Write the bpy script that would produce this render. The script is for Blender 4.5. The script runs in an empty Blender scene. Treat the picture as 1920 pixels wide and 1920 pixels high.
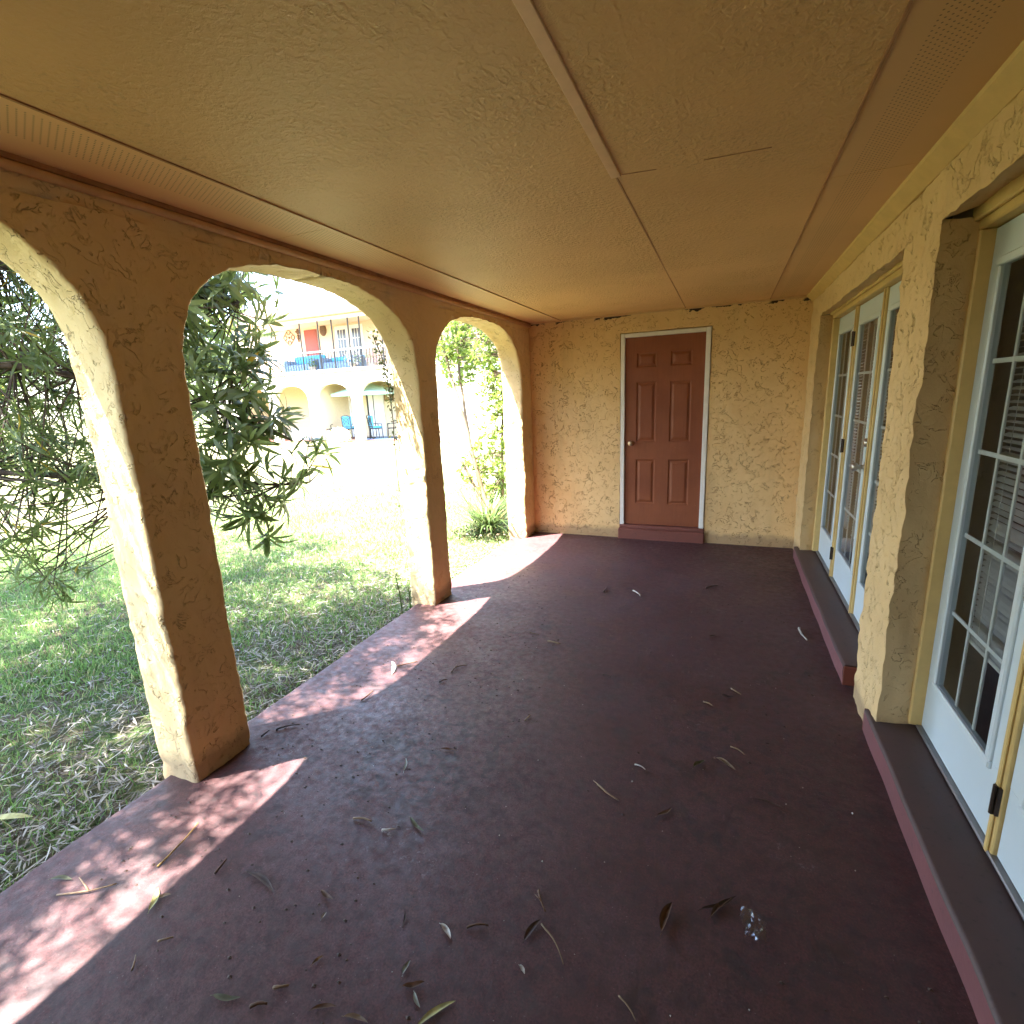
import bpy, math, random
import numpy as np
from mathutils import Vector, Matrix, noise as mnoise
rad = math.radians
rng = np.random.default_rng(7)
random.seed(7)
scene = bpy.context.scene
COL = scene.collection

# ------------------------------------------------------------------ camera
cam_d = bpy.data.cameras.new("camera"); cam = bpy.data.objects.new("camera", cam_d)
COL.objects.link(cam)
cam_d.sensor_width = 36; cam_d.lens = 36 * 955 / 1920
cam_d.clip_start = 0.02; cam_d.clip_end = 2000
R = Vector((0.92347, 0.38144, -0.04131)); U = Vector((-0.04664, 0.21850, 0.97472)); F = Vector((-0.38082, 0.89820, -0.21957))
m = Matrix((( R.x, U.x, -F.x, 0), (R.y, U.y, -F.y, 0), (R.z, U.z, -F.z, 1.635), (0, 0, 0, 1)))
cam.matrix_world = m
scene.camera = cam
# ------------------------------------------------------------------ sky, sun, exposure
SUN_TRAVEL = Vector((0.617, 0.52, -2.345)).normalized()
elev = math.asin(-SUN_TRAVEL.z); azim = math.atan2(-SUN_TRAVEL.x, -SUN_TRAVEL.y)
w = bpy.data.worlds.new("World"); scene.world = w; w.use_nodes = True
nt = w.node_tree; bg = nt.nodes["Background"]
sky = nt.nodes.new("ShaderNodeTexSky"); sky.sky_type = 'NISHITA'; sky.sun_disc = False
sky.sun_elevation = elev; sky.sun_rotation = azim % (2 * math.pi)
sky.air_density = 1.0; sky.dust_density = 1.5; sky.ozone_density = 1.0
nt.links.new(sky.outputs[0], bg.inputs[0]); bg.inputs[1].default_value = 0.15
sun_d = bpy.data.lights.new("sun", 'SUN'); sun_d.energy = 5.0; sun_d.angle = rad(0.53); sun_d.color = (1, 0.95, 0.87)
sun = bpy.data.objects.new("sun", sun_d); COL.objects.link(sun)
sun.rotation_euler = SUN_TRAVEL.to_track_quat('-Z', 'Y').to_euler(); sun.location = (-10, -8, 30)
vs = scene.view_settings
vs.view_transform = 'Standard'; vs.look = 'None'; vs.gamma = 1; vs.exposure = 3.9
scene.cycles.max_bounces = 16; scene.cycles.diffuse_bounces = 10; scene.cycles.transparent_max_bounces = 16
scene.cycles.sample_clamp_indirect = 6
scene.cycles.caustics_reflective = False; scene.cycles.caustics_refractive = False

# ------------------------------------------------------------------ helpers
def fin(o, label=None, cat=None, group=None, kind=None):
    if label: o["label"] = label
    if cat: o["category"] = cat
    if group: o["group"] = group
    if kind: o["kind"] = kind
    return o

class MB:
    """collects world-space geometry for ONE mesh object"""
    def __init__(s): s.v = []; s.f = []; s.n = 0
    def add(s, verts, faces):
        verts = [tuple(map(float, p)) for p in verts]
        s.v += verts; n = s.n
        s.f += [tuple(i + n for i in f) for f in faces]; s.n += len(verts); return s
    def box(s, x0, x1, y0, y1, z0, z1, bev=0.0):
        if x0 > x1: x0, x1 = x1, x0
        if y0 > y1: y0, y1 = y1, y0
        if z0 > z1: z0, z1 = z1, z0
        if bev <= 0:
            v = [(x, y, z) for x in (x0, x1) for y in (y0, y1) for z in (z0, z1)]
            return s.add(v, [(0,1,3,2),(4,6,7,5),(0,4,5,1),(2,3,7,6),(0,2,6,4),(1,5,7,3)])
        b = min(bev, (x1-x0)*.45, (y1-y0)*.45, (z1-z0)*.45)
        X = (x0, x1); Y = (y0, y1); Z = (z0, z1); v = []; idx = {}
        for i in (0, 1):
            for j in (0, 1):
                for k in (0, 1):
                    sx = 1 - 2*i; sy = 1 - 2*j; sz = 1 - 2*k
                    idx[i,j,k,0] = len(v); v.append((X[i], Y[j]+sy*b, Z[k]+sz*b))
                    idx[i,j,k,1] = len(v); v.append((X[i]+sx*b, Y[j], Z[k]+sz*b))
                    idx[i,j,k,2] = len(v); v.append((X[i]+sx*b, Y[j]+sy*b, Z[k]))
        f = []
        for i in (0,1):
            f.append([idx[i,a,c,0] for a,c in ((0,0),(1,0),(1,1),(0,1))])
            f.append([idx[a,i,c,1] for a,c in ((0,0),(1,0),(1,1),(0,1))])
            f.append([idx[a,c,i,2] for a,c in ((0,0),(1,0),(1,1),(0,1))])
        for j in (0,1):
            for k in (0,1):
                f.append([idx[0,j,k,1],idx[1,j,k,1],idx[1,j,k,2],idx[0,j,k,2]])
                f.append([idx[j,0,k,0],idx[j,1,k,0],idx[j,1,k,2],idx[j,0,k,2]])
                f.append([idx[j,k,0,0],idx[j,k,1,0],idx[j,k,1,1],idx[j,k,0,1]])
                for i in (0,1): pass
        for i in (0,1):
            for j in (0,1):
                for k in (0,1): f.append([idx[i,j,k,0],idx[i,j,k,1],idx[i,j,k,2]])
        return s.add(v, f)
    def tube(s, pts, radii, n=8, cap=True):
        pts = [Vector(p) for p in pts]
        if not hasattr(radii, '__len__'): radii = [radii]*len(pts)
        v = []; f = []; prev = None
        for i, p in enumerate(pts):
            t = (pts[min(i+1, len(pts)-1)] - pts[max(i-1, 0)])
            if t.length < 1e-9: t = Vector((0,0,1))
            t.normalize()
            if prev is None:
                a = Vector((0,0,1)) if abs(t.z) < .9 else Vector((1,0,0)); prev = t.cross(a).normalized()
            u = (prev - t*prev.dot(t)).normalized(); prev = u; w2 = t.cross(u)
            for k in range(n):
                an = 2*math.pi*k/n; v.append(p + (u*math.cos(an) + w2*math.sin(an))*radii[i])
        for i in range(len(pts)-1):
            for k in range(n):
                k2 = (k+1) % n; f.append((i*n+k, i*n+k2, (i+1)*n+k2, (i+1)*n+k))
        if cap: f.append(tuple(range(n-1,-1,-1))); f.append(tuple((len(pts)-1)*n+k for k in range(n)))
        return s.add(v, f)
    def lathe(s, center, axis, prof, n=20):
        """prof: list of (distance along axis, radius)"""
        axis = Vector(axis).normalized(); a = Vector((0,0,1)) if abs(axis.z) < .9 else Vector((1,0,0))
        u = axis.cross(a).normalized(); w2 = axis.cross(u); c = Vector(center); v = []; f = []
        for d, r in prof:
            for k in range(n):
                an = 2*math.pi*k/n; v.append(c + axis*d + (u*math.cos(an)+w2*math.sin(an))*max(r,1e-5))
        for i in range(len(prof)-1):
            for k in range(n):
                k2 = (k+1)%n; f.append((i*n+k, i*n+k2, (i+1)*n+k2, (i+1)*n+k))
        f.append(tuple(range(n-1,-1,-1))); f.append(tuple((len(prof)-1)*n+k for k in range(n)))
        return s.add(v, f)
    def np_add(s, verts, faces):
        return s.add(verts.tolist(), faces.tolist())

def wloc(o):
    v = Vector((0,0,0))
    while o is not None: v = v + o.location; o = o.parent
    return v
def build(name, mb, mat, parent=None, smooth=False, origin=None):
    me = bpy.data.meshes.new(name)
    V = np.array(mb.v, float)
    if parent is not None: org = wloc(parent); loc = None
    else:
        lo = V.min(0); hi = V.max(0)
        org = Vector(origin) if origin is not None else Vector(((lo[0]+hi[0])/2, (lo[1]+hi[1])/2, lo[2]))
    V = V - np.array(org)
    me.from_pydata(V.tolist(), [], mb.f); me.update()
    me.materials.append(mat)
    if smooth: me.polygons.foreach_set("use_smooth", [True]*len(me.polygons))
    o = bpy.data.objects.new(name, me); COL.objects.link(o)
    if parent is not None: o.parent = parent
    else: o.location = org
    return o
def build_np(name, V, Fq, mat, parent=None, origin=(0,0,0), smooth=False):
    """fast path: V (n,3), Fq (m,k) uniform polygons"""
    org = np.array(wloc(parent)) if parent is not None else np.array(origin, float)
    V = V - org; me = bpy.data.meshes.new(name); k = Fq.shape[1]
    me.vertices.add(len(V)); me.vertices.foreach_set("co", V.astype(np.float32).ravel())
    me.loops.add(Fq.size); me.loops.foreach_set("vertex_index", Fq.astype(np.int32).ravel())
    me.polygons.add(len(Fq)); me.polygons.foreach_set("loop_start", np.arange(0, Fq.size, k, dtype=np.int32))
    me.polygons.foreach_set("loop_total", np.full(len(Fq), k, dtype=np.int32))
    if smooth: me.polygons.foreach_set("use_smooth", np.ones(len(Fq), dtype=bool))
    me.update(calc_edges=True); me.validate()
    me.materials.append(mat)
    o = bpy.data.objects.new(name, me); COL.objects.link(o)
    if parent is not None: o.parent = parent
    else: o.location = tuple(origin)
    return o
def thing(name, label, cat, loc, group=None):
    o = bpy.data.objects.new(name, None); COL.objects.link(o); o.location = loc; o.empty_display_size = .1
    return fin(o, label, cat, group)
def copy_tree(o, parent=None):
    c = o.copy(); COL.objects.link(c)
    if parent is not None: c.parent = parent
    for ch in list(o.children): copy_tree(ch, c)
    return c

# ------------------------------------------------------------------ materials
class NT:
    def __init__(s, name):
        s.m = bpy.data.materials.new(name); s.m.use_nodes = True; s.t = s.m.node_tree
        s.b = s.t.nodes["Principled BSDF"]; s.out = s.t.nodes["Material Output"]
        s._pos = None
    def n(s, typ, **kw):
        x = s.t.nodes.new(typ)
        for k, v in kw.items(): setattr(x, k, v)
        return x
    def l(s, a, b): s.t.links.new(a, b)
    def pos(s):
        if s._pos is None: s._pos = s.n("ShaderNodeNewGeometry").outputs["Position"]
        return s._pos
    def mapped(s, scale=(1,1,1), loc=(0,0,0)):
        x = s.n("ShaderNodeMapping"); x.inputs["Scale"].default_value = scale; x.inputs["Location"].default_value = loc
        s.l(s.pos(), x.inputs["Vector"]); return x.outputs[0]
    def noise(s, scale, detail=4, rough=.55, dist=0, vec=None):
        x = s.n("ShaderNodeTexNoise"); x.inputs["Scale"].default_value = scale; x.inputs["Detail"].default_value = detail
        x.inputs["Roughness"].default_value = rough; x.inputs["Distortion"].default_value = dist
        s.l(vec if vec is not None else s.pos(), x.inputs["Vector"]); return x.outputs["Fac"]
    def ramp(s, src, pts, interp='LINEAR'):
        x = s.n("ShaderNodeValToRGB"); e = x.color_ramp; e.interpolation = interp
        while len(e.elements) < len(pts): e.elements.new(.5)
        for el, (p, c) in zip(e.elements, pts):
            el.position = p; el.color = (c, c, c, 1) if not hasattr(c, '__len__') else (*c, 1)
        s.l(src, x.inputs[0]); return x.outputs[0]
    def math(s, op, a, b=None, clamp=False):
        x = s.n("ShaderNodeMath", operation=op); x.use_clamp = clamp
        for i, q in enumerate((a, b)):
            if q is None: continue
            if isinstance(q, (int, float)): x.inputs[i].default_value = q
            else: s.l(q, x.inputs[i])
        return x.outputs[0]
    def mix(s, fac, a, b, mode='MIX'):
        x = s.n("ShaderNodeMix", data_type='RGBA', blend_type=mode)
        for i, q in ((0, fac), (6, a), (7, b)):
            if isinstance(q, (int, float)): x.inputs[i].default_value = q
            elif hasattr(q, '__len__'): x.inputs[i].default_value = (*q, 1)
            else: s.l(q, x.inputs[i])
        return x.outputs[2]
    def bump(s, h, strength=.5, dist=.01, prev=None):
        x = s.n("ShaderNodeBump"); x.inputs["Strength"].default_value = strength; x.inputs["Distance"].default_value = dist
        s.l(h, x.inputs["Height"])
        if prev is not None: s.l(prev, x.inputs["Normal"])
        return x.outputs[0]
    def done(s, color=None, rough=.7, normal=None, spec=.4, metal=0):
        if color is not None:
            if hasattr(color, '__len__'): s.b.inputs["Base Color"].default_value = (*color, 1)
            else: s.l(color, s.b.inputs["Base Color"])
        if isinstance(rough, (int, float)): s.b.inputs["Roughness"].default_value = rough
        else: s.l(rough, s.b.inputs["Roughness"])
        s.b.inputs["Specular IOR Level"].default_value = spec; s.b.inputs["Metallic"].default_value = metal
        if normal is not None: s.l(normal, s.b.inputs["Normal"])
        return s.m

def plain(name, col, rough=.6, spec=.4, metal=0, var=.12, scale=14, bump=0.0, bscale=60):
    t = NT(name); n = t.noise(scale, 5)
    c = t.mix(t.ramp(n, [(.3, 0), (.7, 1)]), tuple(x*(1-var) for x in col), tuple(min(1, x*(1+var)) for x in col))
    nm = t.bump(t.noise(bscale, 3), .5, bump) if bump else None
    return t.done(c, rough, nm, spec, metal)

def stucco(name, col, col2, marks=1.0, grime_shadow=True, zstain=None):
    """trowelled knock-down stucco: plateaus with torn edges, painted"""
    t = NT(name)
    wv = t.n("ShaderNodeTexNoise"); wv.inputs["Scale"].default_value = 3.1; wv.inputs["Detail"].default_value = 3; t.l(t.pos(), wv.inputs["Vector"])
    off = t.n("ShaderNodeVectorMath", operation='SCALE'); t.l(wv.outputs["Color"], off.inputs[0]); off.inputs["Scale"].default_value = .16
    ad = t.n("ShaderNodeVectorMath", operation='ADD'); t.l(t.pos(), ad.inputs[0]); t.l(off.outputs[0], ad.inputs[1])
    V = ad.outputs[0]
    a = t.noise(9.5, 4, .55, .5, V); b = t.noise(17, 3, .5, .8, V)
    step1 = t.ramp(a, [(.505, 0), (.525, 1)]); step2 = t.ramp(b, [(.56, 0), (.585, 1)])
    line1 = t.ramp(a, [(.497, 0), (.508, 1), (.515, 1), (.526, 0)]); line2 = t.ramp(b, [(.556, 0), (.569, 1), (.577, 1), (.590, 0)])
    brk = t.ramp(t.noise(10, 3, .6), [(.51, 0), (.59, 1)]); brk2 = t.ramp(t.noise(15, 3, .6), [(.50, 0), (.58, 1)])
    l1 = t.math('MULTIPLY', line1, brk); l2 = t.math('MULTIPLY', line2, brk2)
    patchy = t.ramp(t.noise(1.5, 3, .6), [(.34, .3), (.56, 1)]); lines = t.math('MULTIPLY', t.math('MAXIMUM', l1, l2), patchy)
    st = t.math('ADD', t.math('MULTIPLY', step1, brk), t.math('MULTIPLY', step2, .6))
    h = t.math('ADD', t.math('MULTIPLY', st, .16), t.math('MULTIPLY', lines, -1.0))
    big = t.noise(2.6, 3, .5)
    nm = t.bump(big, .35, .02)
    nm = t.bump(t.noise(24, 6, .7), .55, .007, nm)
    nm = t.bump(t.noise(160, 2, .6), .35, .002, nm)
    nm = t.bump(h, .85*marks, .011, nm)
    c = t.mix(t.ramp(t.noise(1.7, 5, .6), [(.35, 0), (.68, 1)]), col, col2)
    if grime_shadow:
        crevice_dark = t.math('MULTIPLY', lines, t.ramp(t.noise(4, 3, .6), [(.44, 0), (.62, .48)]))  # trowel lines darkened in the colour: crevice dirt plus the gouges' shadow
        c = t.mix(crevice_dark, c, tuple(x*.28 for x in col))
        sk = t.noise(5.5, 4, .6, 0, t.mapped((1, 1, .10))); c = t.mix(t.ramp(sk, [(.56, 0), (.78, .35)]), c, tuple(x*.55 for x in col))
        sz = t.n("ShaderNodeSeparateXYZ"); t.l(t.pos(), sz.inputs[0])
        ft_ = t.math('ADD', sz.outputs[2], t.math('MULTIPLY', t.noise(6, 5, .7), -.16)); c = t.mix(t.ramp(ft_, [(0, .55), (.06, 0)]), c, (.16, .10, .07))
        sp = t.ramp(t.noise(38, 3, .7), [(.70, 0), (.76, .7)])
        c = t.mix(t.math('MULTIPLY', sp, t.ramp(t.noise(1.2, 2), [(.5, 0), (.62, 1)])), c, (.10, .075, .045))
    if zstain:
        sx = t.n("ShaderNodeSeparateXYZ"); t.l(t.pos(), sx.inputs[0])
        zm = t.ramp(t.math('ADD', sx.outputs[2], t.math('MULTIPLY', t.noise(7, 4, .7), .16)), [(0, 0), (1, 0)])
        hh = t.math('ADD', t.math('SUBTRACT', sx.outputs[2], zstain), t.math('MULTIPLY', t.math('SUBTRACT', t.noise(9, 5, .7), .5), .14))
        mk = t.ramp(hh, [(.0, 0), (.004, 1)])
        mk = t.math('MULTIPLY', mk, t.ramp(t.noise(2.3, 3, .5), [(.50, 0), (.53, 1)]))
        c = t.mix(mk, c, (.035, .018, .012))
    return t.done(c, .62, nm, .35)

Y1 = (.66, .44, .21); Y2 = (.52, .33, .14)
M = {}
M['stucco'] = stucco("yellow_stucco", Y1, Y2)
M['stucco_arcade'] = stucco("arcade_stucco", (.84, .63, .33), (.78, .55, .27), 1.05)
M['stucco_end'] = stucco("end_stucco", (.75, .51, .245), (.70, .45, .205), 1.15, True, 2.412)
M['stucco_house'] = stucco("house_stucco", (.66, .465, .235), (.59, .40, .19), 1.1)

def ceil_mat(name, col, vent=False, knock=True):
    t = NT(name)
    c = t.mix(t.ramp(t.noise(.9, 4, .6), [(.35, 0), (.7, 1)]), col, tuple(x*.86 for x in col))
    nm = None
    if knock:
        blot = t.ramp(t.noise(2.1, 3, .6), [(.42, .25), (.62, 1)])
        k = t.ramp(t.noise(52, 4, .6, .3), [(.44, 0), (.60, 1)])
        f = t.noise(120, 3, .6)
        nm = t.bump(t.math('MULTIPLY', k, blot), .6, .006)
        nm = t.bump(f, .4, .0025, nm)
        c = t.mix(t.math('MULTIPLY', t.ramp(t.noise(60, 3, .6), [(.55, 0), (.72, .5)]), blot), c, tuple(x*.55 for x in col))
    if vent:
        sx = t.n("ShaderNodeSeparateXYZ"); t.l(t.pos(), sx.inputs[0])
        lo, hi = vent
        def cell(src, per):
            fr = t.math('FRACT', t.math('DIVIDE', src, per)); return t.math('MULTIPLY', t.math('SUBTRACT', fr, .5), per)
        row = t.math('FLOOR', t.math('DIVIDE', sx.outputs[0], .0125))
        shift = t.math('MULTIPLY', row, .0055)
        dx = cell(sx.outputs[0], .0125); dy = cell(t.math('ADD', sx.outputs[1], shift), .019)
        d = t.math('SQRT', t.math('ADD', t.math('MULTIPLY', dx, dx), t.math('MULTIPLY', dy, dy)))
        hole = t.math('LESS_THAN', d, .0026)
        band = t.math('MULTIPLY', t.math('GREATER_THAN', sx.outputs[0], lo), t.math('LESS_THAN', sx.outputs[0], hi))
        c = t.mix(t.math('MULTIPLY', t.math('MULTIPLY', hole, band), .7), c, (.03, .02, .01))
    return t.done(c, .55, nm, .4)
CC = (.72, .435, .195)
M['ceiling'] = ceil_mat("ceiling_texture", CC)
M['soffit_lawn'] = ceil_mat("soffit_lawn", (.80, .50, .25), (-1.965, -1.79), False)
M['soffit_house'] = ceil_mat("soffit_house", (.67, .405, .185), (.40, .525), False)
M['batten'] = plain("batten_paint", (.60, .37, .18), .5, var=.1)
M['batten_pale'] = plain('batten_pale', (.74, .48, .28), .4, var=.08)
M['cornice_dark'] = plain("cornice_brown", (.40, .20, .09), .6, var=.2)
M['yellow_trim'] = plain("yellow_trim", (.58, .40, .15), .45, var=.08, bump=.001)

# floor paint
t = NT("porch_floor_paint")
base = t.mix(t.ramp(t.noise(.8, 5, .62), [(.32, 0), (.7, 1)]), (.078, .025, .026), (.108, .039, .040))
dust = t.ramp(t.noise(1.6, 6, .65, .4), [(.45, 0), (.72, .55)])
c = t.mix(dust, base, (.118, .064, .068))
stain = t.math('MULTIPLY', t.ramp(t.noise(9, 6, .7, .5), [(.53, 0), (.62, 1)]), t.ramp(t.noise(1.1, 3, .5, 0, t.mapped((1,1,1),(3.1,1.7,0))), [(.45, 0), (.56, .85)]))
c = t.mix(stain, c, (.035, .022, .024))
dv = t.n("ShaderNodeVectorMath", operation='DISTANCE'); t.l(t.pos(), dv.inputs[0]); dv.inputs[1].default_value = (-1.25, 1.75, 0)
foot = t.math('MULTIPLY', t.ramp(t.math('ADD', dv.outputs['Value'], t.math('MULTIPLY', t.noise(2.5, 3), .8)), [(.55, 1), (.999, 0)]), t.ramp(t.noise(11, 5, .62, .7), [(.49, 0), (.57, .95)])); c = t.mix(foot, c, (.024, .019, .021))
spk = t.ramp(t.noise(85, 2, .6), [(.72, 0), (.76, .8)]); c = t.mix(t.math('MULTIPLY', spk, .55), c, (.03, .02, .02))
wsp = t.ramp(t.noise(120, 1, .5, 0, t.mapped((1,1,1),(9,4,2))), [(.745, 0), (.765, .75)]); c = t.mix(t.math('MULTIPLY', wsp, .5), c, (.45, .38, .36))
chalk = t.math('MULTIPLY', t.ramp(t.noise(26, 5, .75), [(.56, 0), (.68, .8)]), t.ramp(t.noise(2.2, 2, .5, 0, t.mapped((1,1,1),(5.3,8.1,0))), [(.63, 0), (.70, 1)]))
c = t.mix(chalk, c, (.30, .27, .27))
nm = t.bump(t.noise(48, 5, .7), .45, .004); nm = t.bump(t.noise(3, 3), .3, .01, nm)
sc = t.ramp(t.noise(7, 6, .75, .8), [(.52, 0), (.70, .6)]); c = t.mix(t.math('MULTIPLY', sc, t.ramp(t.noise(.9, 3), [(.44, 0), (.6, 1)])), c, (.085, .036, .034))
fine = t.noise(140, 4, .7); c = t.mix(t.ramp(fine, [(.38, .6), (.60, 0)]), c, (.018, .011, .011))
mot = t.noise(17, 6, .75); c = t.mix(t.ramp(mot, [(.40, .75), (.55, 0)]), c, (.042, .020, .021)); c = t.mix(t.ramp(t.noise(3.7, 5, .7), [(.58, 0), (.72, .4)]), c, (.055, .048, .046))
rgh = t.math('ADD', t.ramp(t.noise(2.1, 4, .6), [(.3, .38), (.7, .60)]), t.ramp(t.noise(24, 5, .7), [(.38, 0), (.66, .28)]))
M['floor'] = t.done(c, rgh, nm, .5)
def paint_worn(name, col, dark):
    t = NT(name)
    c = t.mix(t.ramp(t.noise(5, 5, .65), [(.4, 0), (.68, .7)]), col, dark)
    c = t.mix(t.ramp(t.noise(40, 3, .6), [(.62, 0), (.7, .5)]), c, tuple(x*.5 for x in dark))
    return t.done(c, .55, t.bump(t.noise(45, 4, .6), .3, .003), .45)
M['step_top'] = paint_worn("step_top_paint", (.066, .036, .034), (.05, .032, .030))
M['step_front'] = paint_worn("step_front_paint", (.165, .062, .064), (.125, .05, .052))
M['step_end'] = paint_worn("step_end_paint", (.17, .045, .028), (.13, .04, .028))
M['sill_paint'] = paint_worn("sill_paint", (.165, .048, .034), (.125, .042, .032))
t = NT("red_door_paint"); br = t.noise(60, 4, .6, 0, t.mapped((1, 1, .06)))
c = t.mix(t.ramp(t.noise(2.2, 4, .6), [(.35, 0), (.7, 1)]), (.20, .056, .024), (.25, .078, .034)); c = t.mix(t.ramp(br, [(.45, 0), (.75, .35)]), c, (.15, .045, .02))
c = t.mix(t.ramp(t.noise(31, 4, .75), [(.66, 0), (.72, .6)]), c, (.30, .13, .075))
M['red_door'] = t.done(c, t.ramp(t.noise(4, 4), [(.3, .42), (.7, .62)]), t.bump(br, .35, .0012), .3)
M['white_door'] = plain("white_door_paint", (.52, .59, .63), .38, .5, var=.03, scale=3)
M['white_trim'] = plain("white_trim_paint", (.74, .70, .66), .45, .4, var=.06)
M['bronze'] = plain("bronze_hinge", (.045, .028, .02), .45, .5, .6, var=.3)
M['nickel'] = plain("satin_nickel", (.42, .38, .34), .3, .5, 1, var=.05)
M['brass'] = plain("worn_brass", (.62, .46, .30), .32, .5, .9, var=.1)
M['grid_white'] = plain('grid_white', (.80, .82, .83), .4, .4, var=.02)
M['threshold'] = plain("threshold_metal", (.22, .21, .21), .4, .5, .7, var=.1)
M['blind'] = plain("blind_slat", (.66, .64, .62), .5, .4, var=.03)
M['room'] = plain("room_paint", (.30, .27, .24), .8, .2, var=.05)
M['gasket'] = plain("lite_frame_white", (.54, .60, .63), .35, .5, var=.03)
def glass(name, tint, ior=1.5):
    t = NT(name); t.t.nodes.remove(t.b)
    fr = t.n("ShaderNodeFresnel"); fr.inputs[0].default_value = ior
    g = t.n("ShaderNodeBsdfGlossy"); g.inputs["Roughness"].default_value = .015; g.inputs[0].default_value = (.95,.97,1,1)
    tr = t.n("ShaderNodeBsdfTransparent"); tr.inputs[0].default_value = (*tint, 1)
    mx = t.n("ShaderNodeMixShader"); f2 = t.math('ADD', t.math('MULTIPLY', fr.outputs[0], .75), .01, True)
    t.l(f2, mx.inputs[0]); t.l(tr.outputs[0], mx.inputs[1]); t.l(g.outputs[0], mx.inputs[2]); t.l(mx.outputs[0], t.out.inputs[0]); return t.m
M['glass'] = glass("door_glass", (.72, .74, .73))

def leafmat(name, ca, cb, cc=None, trans=.35, rough=.45, ccf=.06, tcol=None):
    t = NT(name); g = t.n("ShaderNodeNewGeometry"); r = g.outputs["Random Per Island"]
    c = t.mix(r, ca, cb)
    if cc is not None:
        r2 = t.math('FRACT', t.math('MULTIPLY', r, 37.7)); c = t.mix(t.math('LESS_THAN', r2, ccf), c, cc)
    t.done(c, rough, None, .4)
    tb = t.n("ShaderNodeBsdfTranslucent")
    tc = t.mix(.5, c, tcol if tcol else tuple(min(1, x*2.2) for x in cb), 'MIX'); t.l(tc, tb.inputs[0])
    mx = t.n("ShaderNodeMixShader"); mx.inputs[0].default_value = trans
    t.l(t.b.outputs[0], mx.inputs[1]); t.l(tb.outputs[0], mx.inputs[2]); t.l(mx.outputs[0], t.out.inputs[0]); return t.m
M['leaf'] = leafmat("long_leaf_green", (.042, .072, .020), (.115, .155, .046), (.45, .30, .02), .40, .4, .012)
M['leaf_light'] = leafmat("young_leaf_green", (.06, .12, .02), (.12, .19, .035), None, .4)
M['lime'] = leafmat('lime_leaf', (.10, .16, .025), (.20, .27, .05), None, .45)
M['leaf_far'] = leafmat("far_tree_green", (.035, .07, .015), (.08, .12, .03), None, .3)
M['strap'] = leafmat("strap_leaf_green", (.04, .075, .02), (.09, .13, .04), (.3, .24, .1), .3, .4, .08)
M['vine'] = leafmat("vine_leaf", (.03, .04, .012), (.06, .07, .02), (.09, .06, .03), .2, .5, .3)
M['grass'] = leafmat("grass_blade", (.065, .135, .035), (.135, .23, .06), (.36, .31, .17), .35, .55, .14)
M['litter'] = leafmat("dead_leaf", (.11, .095, .065), (.36, .34, .29), (.06, .045, .032), .15, .6, .35, tcol=(.3, .25, .18))
t = NT("bark"); M['bark'] = t.done(t.mix(t.ramp(t.noise(14, 6, .65, 0, t.mapped((1,1,.3))), [(.35, 0), (.7, 1)]), (.05, .035, .025), (.13, .10, .075)), .85, t.bump(t.noise(30, 5, .7, 0, t.mapped((1,1,.25))), .8, .01), .2)
t = NT("pale_bark"); M['pale_bark'] = t.done(t.mix(t.ramp(t.noise(9, 5, .6, 0, t.mapped((1,1,.3))), [(.35, 0), (.7, 1)]), (.11, .075, .045), (.22, .165, .11)), .7, t.bump(t.noise(26, 4, .6, 0, t.mapped((1,1,.25))), .5, .006), .3)
t = NT("lawn_soil")
c = t.mix(t.ramp(t.noise(2.4, 6, .65), [(.38, 0), (.62, 1)]), (.15, .125, .08), (.12, .145, .055))
near_ = t.mix(t.ramp(t.noise(5, 5, .65), [(.4, 0), (.6, 1)]), (.060, .052, .030), (.045, .085, .022))
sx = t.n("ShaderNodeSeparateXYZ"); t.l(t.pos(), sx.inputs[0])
dd = t.math('SUBTRACT', t.math('SUBTRACT', sx.outputs[1], t.math('MULTIPLY', sx.outputs[0], .25)), t.math('MULTIPLY', t.noise(1.2, 3), 1.5)); c = t.mix(t.ramp(t.math('MULTIPLY', dd, .1), [(.38, 0), (.55, 1)]), near_, c)  # farther soil painted dry and paler, putting the sun's burnt-out white into colour
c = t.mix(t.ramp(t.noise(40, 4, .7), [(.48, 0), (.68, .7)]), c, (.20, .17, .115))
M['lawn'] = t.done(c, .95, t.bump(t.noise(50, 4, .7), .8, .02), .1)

# ------------------------------------------------------------------ noise displacement of walls
def nv(p, s): return mnoise.noise_vector(Vector(p) * s)
def roughen(V, amp=.005, s=4.0, amp2=.003, s2=17.0, keep=None):
    out = []
    for p in V:
        d = nv(p, s) * amp + nv((p[0]+7, p[1]-3, p[2]+11), s2) * amp2
        out.append((p[0]+d.x, p[1]+d.y, p[2]+d.z))
    return out

# ------------------------------------------------------------------ porch slab, lawn
XA = -2.122; XO = -2.357; YE = 5.726; XH = .693; H = 2.44
ny = 170; ys = np.linspace(-3.0, 5.95, ny)
mb = MB(); V = []; Fc = []
xs_base = np.concatenate([[-2.30, -2.296, -2.285], np.linspace(-2.25, 1.2, 40)])
for j, y in enumerate(ys):
    e = mnoise.noise(Vector((3.3, y*1.6, 0)))*.014 + mnoise.noise(Vector((8.3, y*7, 0)))*.006
    V.append((-2.30+e, y, -.12))
    for i, x in enumerate(xs_base):
        k = max(0, 1-(x+2.3)/.2); z = -.006 if i == 0 else (-.001 if i == 1 else 0)
        V.append((x+e*k, y, z))
nx = len(xs_base)+1
for j in range(ny-1):
    for i in range(nx-1): Fc.append((j*nx+i, j*nx+i+1, (j+1)*nx+i+1, (j+1)*nx+i))
mb.add(V, Fc)
fin(build("porch_floor", mb, M['floor'], origin=(0,0,0)), kind="structure")

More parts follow.
